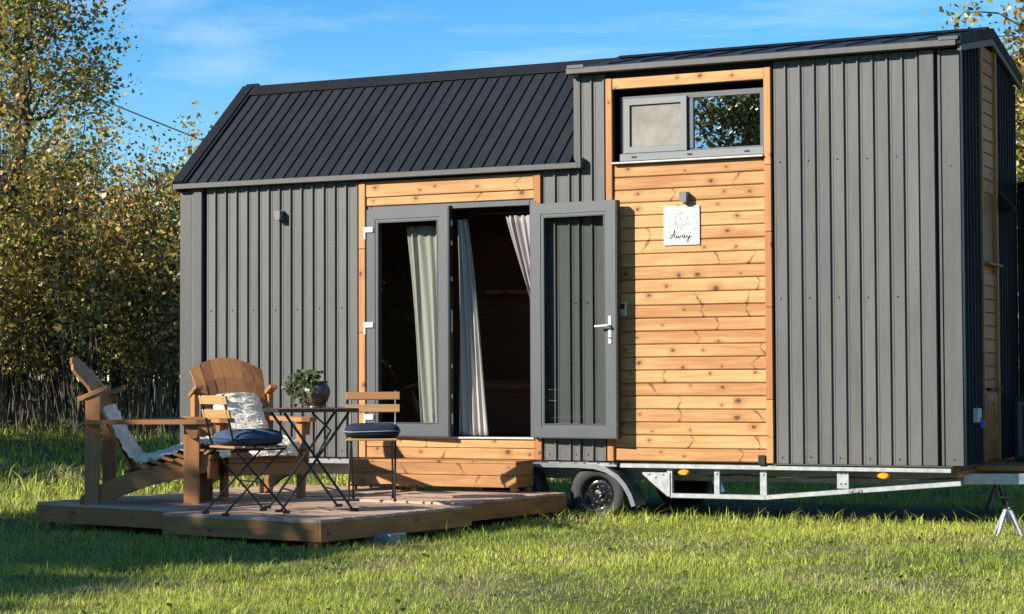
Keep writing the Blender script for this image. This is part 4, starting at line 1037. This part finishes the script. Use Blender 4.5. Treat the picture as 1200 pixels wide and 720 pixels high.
# ---------------------------------------------------------------- grass
def in_deck(x, y):
    ins = np.zeros(len(x), bool)
    for o in COL.objects:
        if o.name.startswith('deck_platform'):
            a_ = o.rotation_euler.z; dx, dy = x-o.location.x, y-o.location.y; lx = dx*math.cos(a_)+dy*math.sin(a_); ly = -dx*math.sin(a_)+dy*math.cos(a_)
            b = [c.location for c in o.children if c.name.startswith('fascia_board')]; wd = -2*min(v.x for v in b) if False else -min(v.x for v in b); dp = max(v.y for v in b)
            ins |= (lx < .02) & (lx > -wd-.03) & (ly > -.015) & (ly < dp+.03)
    return ins
def grass_band(d0, d1, dens, hgt, wid_, seed):
    r_ = np.random.default_rng(seed); half = math.atan(600/2341.4)+R_(6.5); n_ = int((d1*d1-d0*d0)*half*dens)
    d = np.sqrt(r_.uniform(d0*d0, d1*d1, n_)); a_ = r_.uniform(-half, half, n_)
    fx, fy = F.x/math.hypot(F.x, F.y), F.y/math.hypot(F.x, F.y)
    x = CAM.x+d*(fx*np.cos(a_)+R0.x*np.sin(a_)); y = CAM.y+d*(fy*np.cos(a_)+R0.y*np.sin(a_))
    keep = ~in_deck(x, y) & ~((x > -.1) & (x < 7.5) & (y > .5) & (y < 2.4))
    # patchiness: tufts and worn spots
    pt = np.sin(x*2.3+1.1*np.sin(y*1.7))*np.sin(y*2.9+1.3*np.sin(x*1.3))*.5+.5*np.sin(x*5.1+y*3.3)*np.sin(y*6.1-x*2.2)
    worn = np.zeros(n_)
    for (wx, wy, ws) in ((4.7, -4.7, .35), (6.4, -5.9, .5), (5.4, -2.3, .4), (8.2, -4.4, .45), (7.2, -2.6, .3), (5.9, -4.0, .25), (3.9, -6.6, .3), (7.6, -6.4, .35)): worn += np.exp(-((x-wx)**2+((y-wy)*.8)**2)/ws**2*(1+.5*np.sin(x*9)*np.sin(y*8)))
    worn = np.clip(worn, 0, 1)
    keep &= r_.random(n_) < (.80+.35*pt)*(1-.5*worn)
    x, y, pt, worn = x[keep], y[keep], pt[keep], worn[keep]; n_ = len(x); z = ground_z(x, y)-.004
    tuft = np.sin(x*13+3*np.sin(y*5.3))*np.sin(y*14.5+2.4*np.sin(x*6.1)); h = hgt*r_.gamma(5, 1/5., n_)*(.85+.25*pt+.30*tuft)*(1-.4*worn); tall = r_.random(n_) < .012; h[tall] *= 1.8
    az = r_.uniform(0, 2*np.pi, n_); ln = np.abs(r_.normal(.75, .55, n_))*h; w_ = wid_*r_.uniform(.6, 1.3, n_)
    dx, dy = np.cos(az), np.sin(az); az2 = az+r_.normal(np.pi/2, .5, n_); sx, sy = np.cos(az2)*w_/2, np.sin(az2)*w_/2
    V = np.empty((n_, 5, 3)); V[:, 0] = np.stack((x-sx, y-sy, z), 1); V[:, 1] = np.stack((x+sx, y+sy, z), 1)
    mxx, myy, mz = x+dx*ln*.3, y+dy*ln*.3, z+h*.6
    V[:, 2] = np.stack((mxx+sx*.8, myy+sy*.8, mz), 1); V[:, 3] = np.stack((mxx-sx*.8, myy-sy*.8, mz), 1); V[:, 4] = np.stack((x+dx*ln, y+dy*ln, z+h*.97), 1)
    base = np.array((.31, .46, .058)); yel = np.array((.80, .81, .135)); dry = np.array((.72, .61, .35))
    k = np.clip(.48+.34*np.sin(x*.9+y*.6+2)*np.sin(y*1.3-x*.5)+r_.normal(0, .25, n_), 0, 1)[:, None]
    base, yel, dry = base*ALB, yel*ALB, dry*ALB; c = base*(1-k)+yel*k; pd = .12+.38*np.clip(np.sin(x*1.7+.8)*np.sin(y*2.1+x*.6)-.1, 0, 1); dd = r_.random(n_) < pd*.7+.30*worn; c[dd] = dry*r_.uniform(.6, 1.1, (dd.sum(), 1)); c *= r_.uniform(.6, 1.3, (n_, 1))*(1+.16*tuft[:, None])
    cols = np.repeat(c, 5, axis=0)
    o5 = (np.arange(n_)*5)[:, None]; idx = np.concatenate((o5+np.array([[0, 1, 2, 3]]), o5+np.array([[3, 2, 4]])), 1).ravel(); lt_ = np.tile([4, 3], n_)
    return V.reshape(-1, 3), idx, lt_, cols
parts = [grass_band(8.0, 12.5, 5200, .033, .0038, 1), grass_band(12.5, 16.5, 3300, .037, .0050, 2), grass_band(16.5, 21, 900, .065, .009, 3), grass_band(21, 31, 420, .10, .016, 4)]
off = 0; VV, II, TT, CC = [], [], [], []
for (v, i_, t_, c_) in parts: VV.append(v); II.append(i_+off); TT.append(t_); CC.append(c_); off += len(v)
gr = link('grass', np_mesh('grass', np.concatenate(VV), np.concatenate(II), np.concatenate(TT), np.concatenate(CC), 'grass'), None)
gr['kind'] = 'stuff'; gr['label'] = 'short rough lawn grass with yellowed patches'; gr['category'] = 'grass'
# broad-leaved weeds and fallen leaves in the lawn
r_ = np.random.default_rng(77); nW = 2600
d = np.sqrt(r_.uniform(64, 19**2, nW)); a_ = r_.uniform(-.34, .34, nW); fx, fy = F.x/math.hypot(F.x, F.y), F.y/math.hypot(F.x, F.y)
x = CAM.x+d*(fx*np.cos(a_)+R0.x*np.sin(a_)); y = CAM.y+d*(fy*np.cos(a_)+R0.y*np.sin(a_)); k_ = ~in_deck(x, y) & (y < .3); x, y = x[k_], y[k_]
cl = np.stack((x, y, ground_z(x, y)+r_.uniform(.012, .035, len(x))), 1)
isw = np.sin(x*2.1+1)*np.sin(y*1.7)+r_.normal(0, .35, len(x)) > .15
cw = np.where(isw[:, None], np.array((.10, .165, .035))*r_.uniform(.7, 1.4, (len(x), 1)), np.array((.28, .18, .07))*r_.uniform(.5, 1.2, (len(x), 1)))
keep = isw | (r_.random(len(x)) < .12); cl, cw = cl[keep], cw[keep]
lv = link('lawn_leaves', np_mesh('lawn_leaves', *leaf_cloud(cl, .034, cw, r_, aspect=.7), mat='grass'), None)
lv['kind'] = 'stuff'; lv['label'] = 'small weeds and fallen leaves lying in the lawn'; lv['category'] = 'leaves'
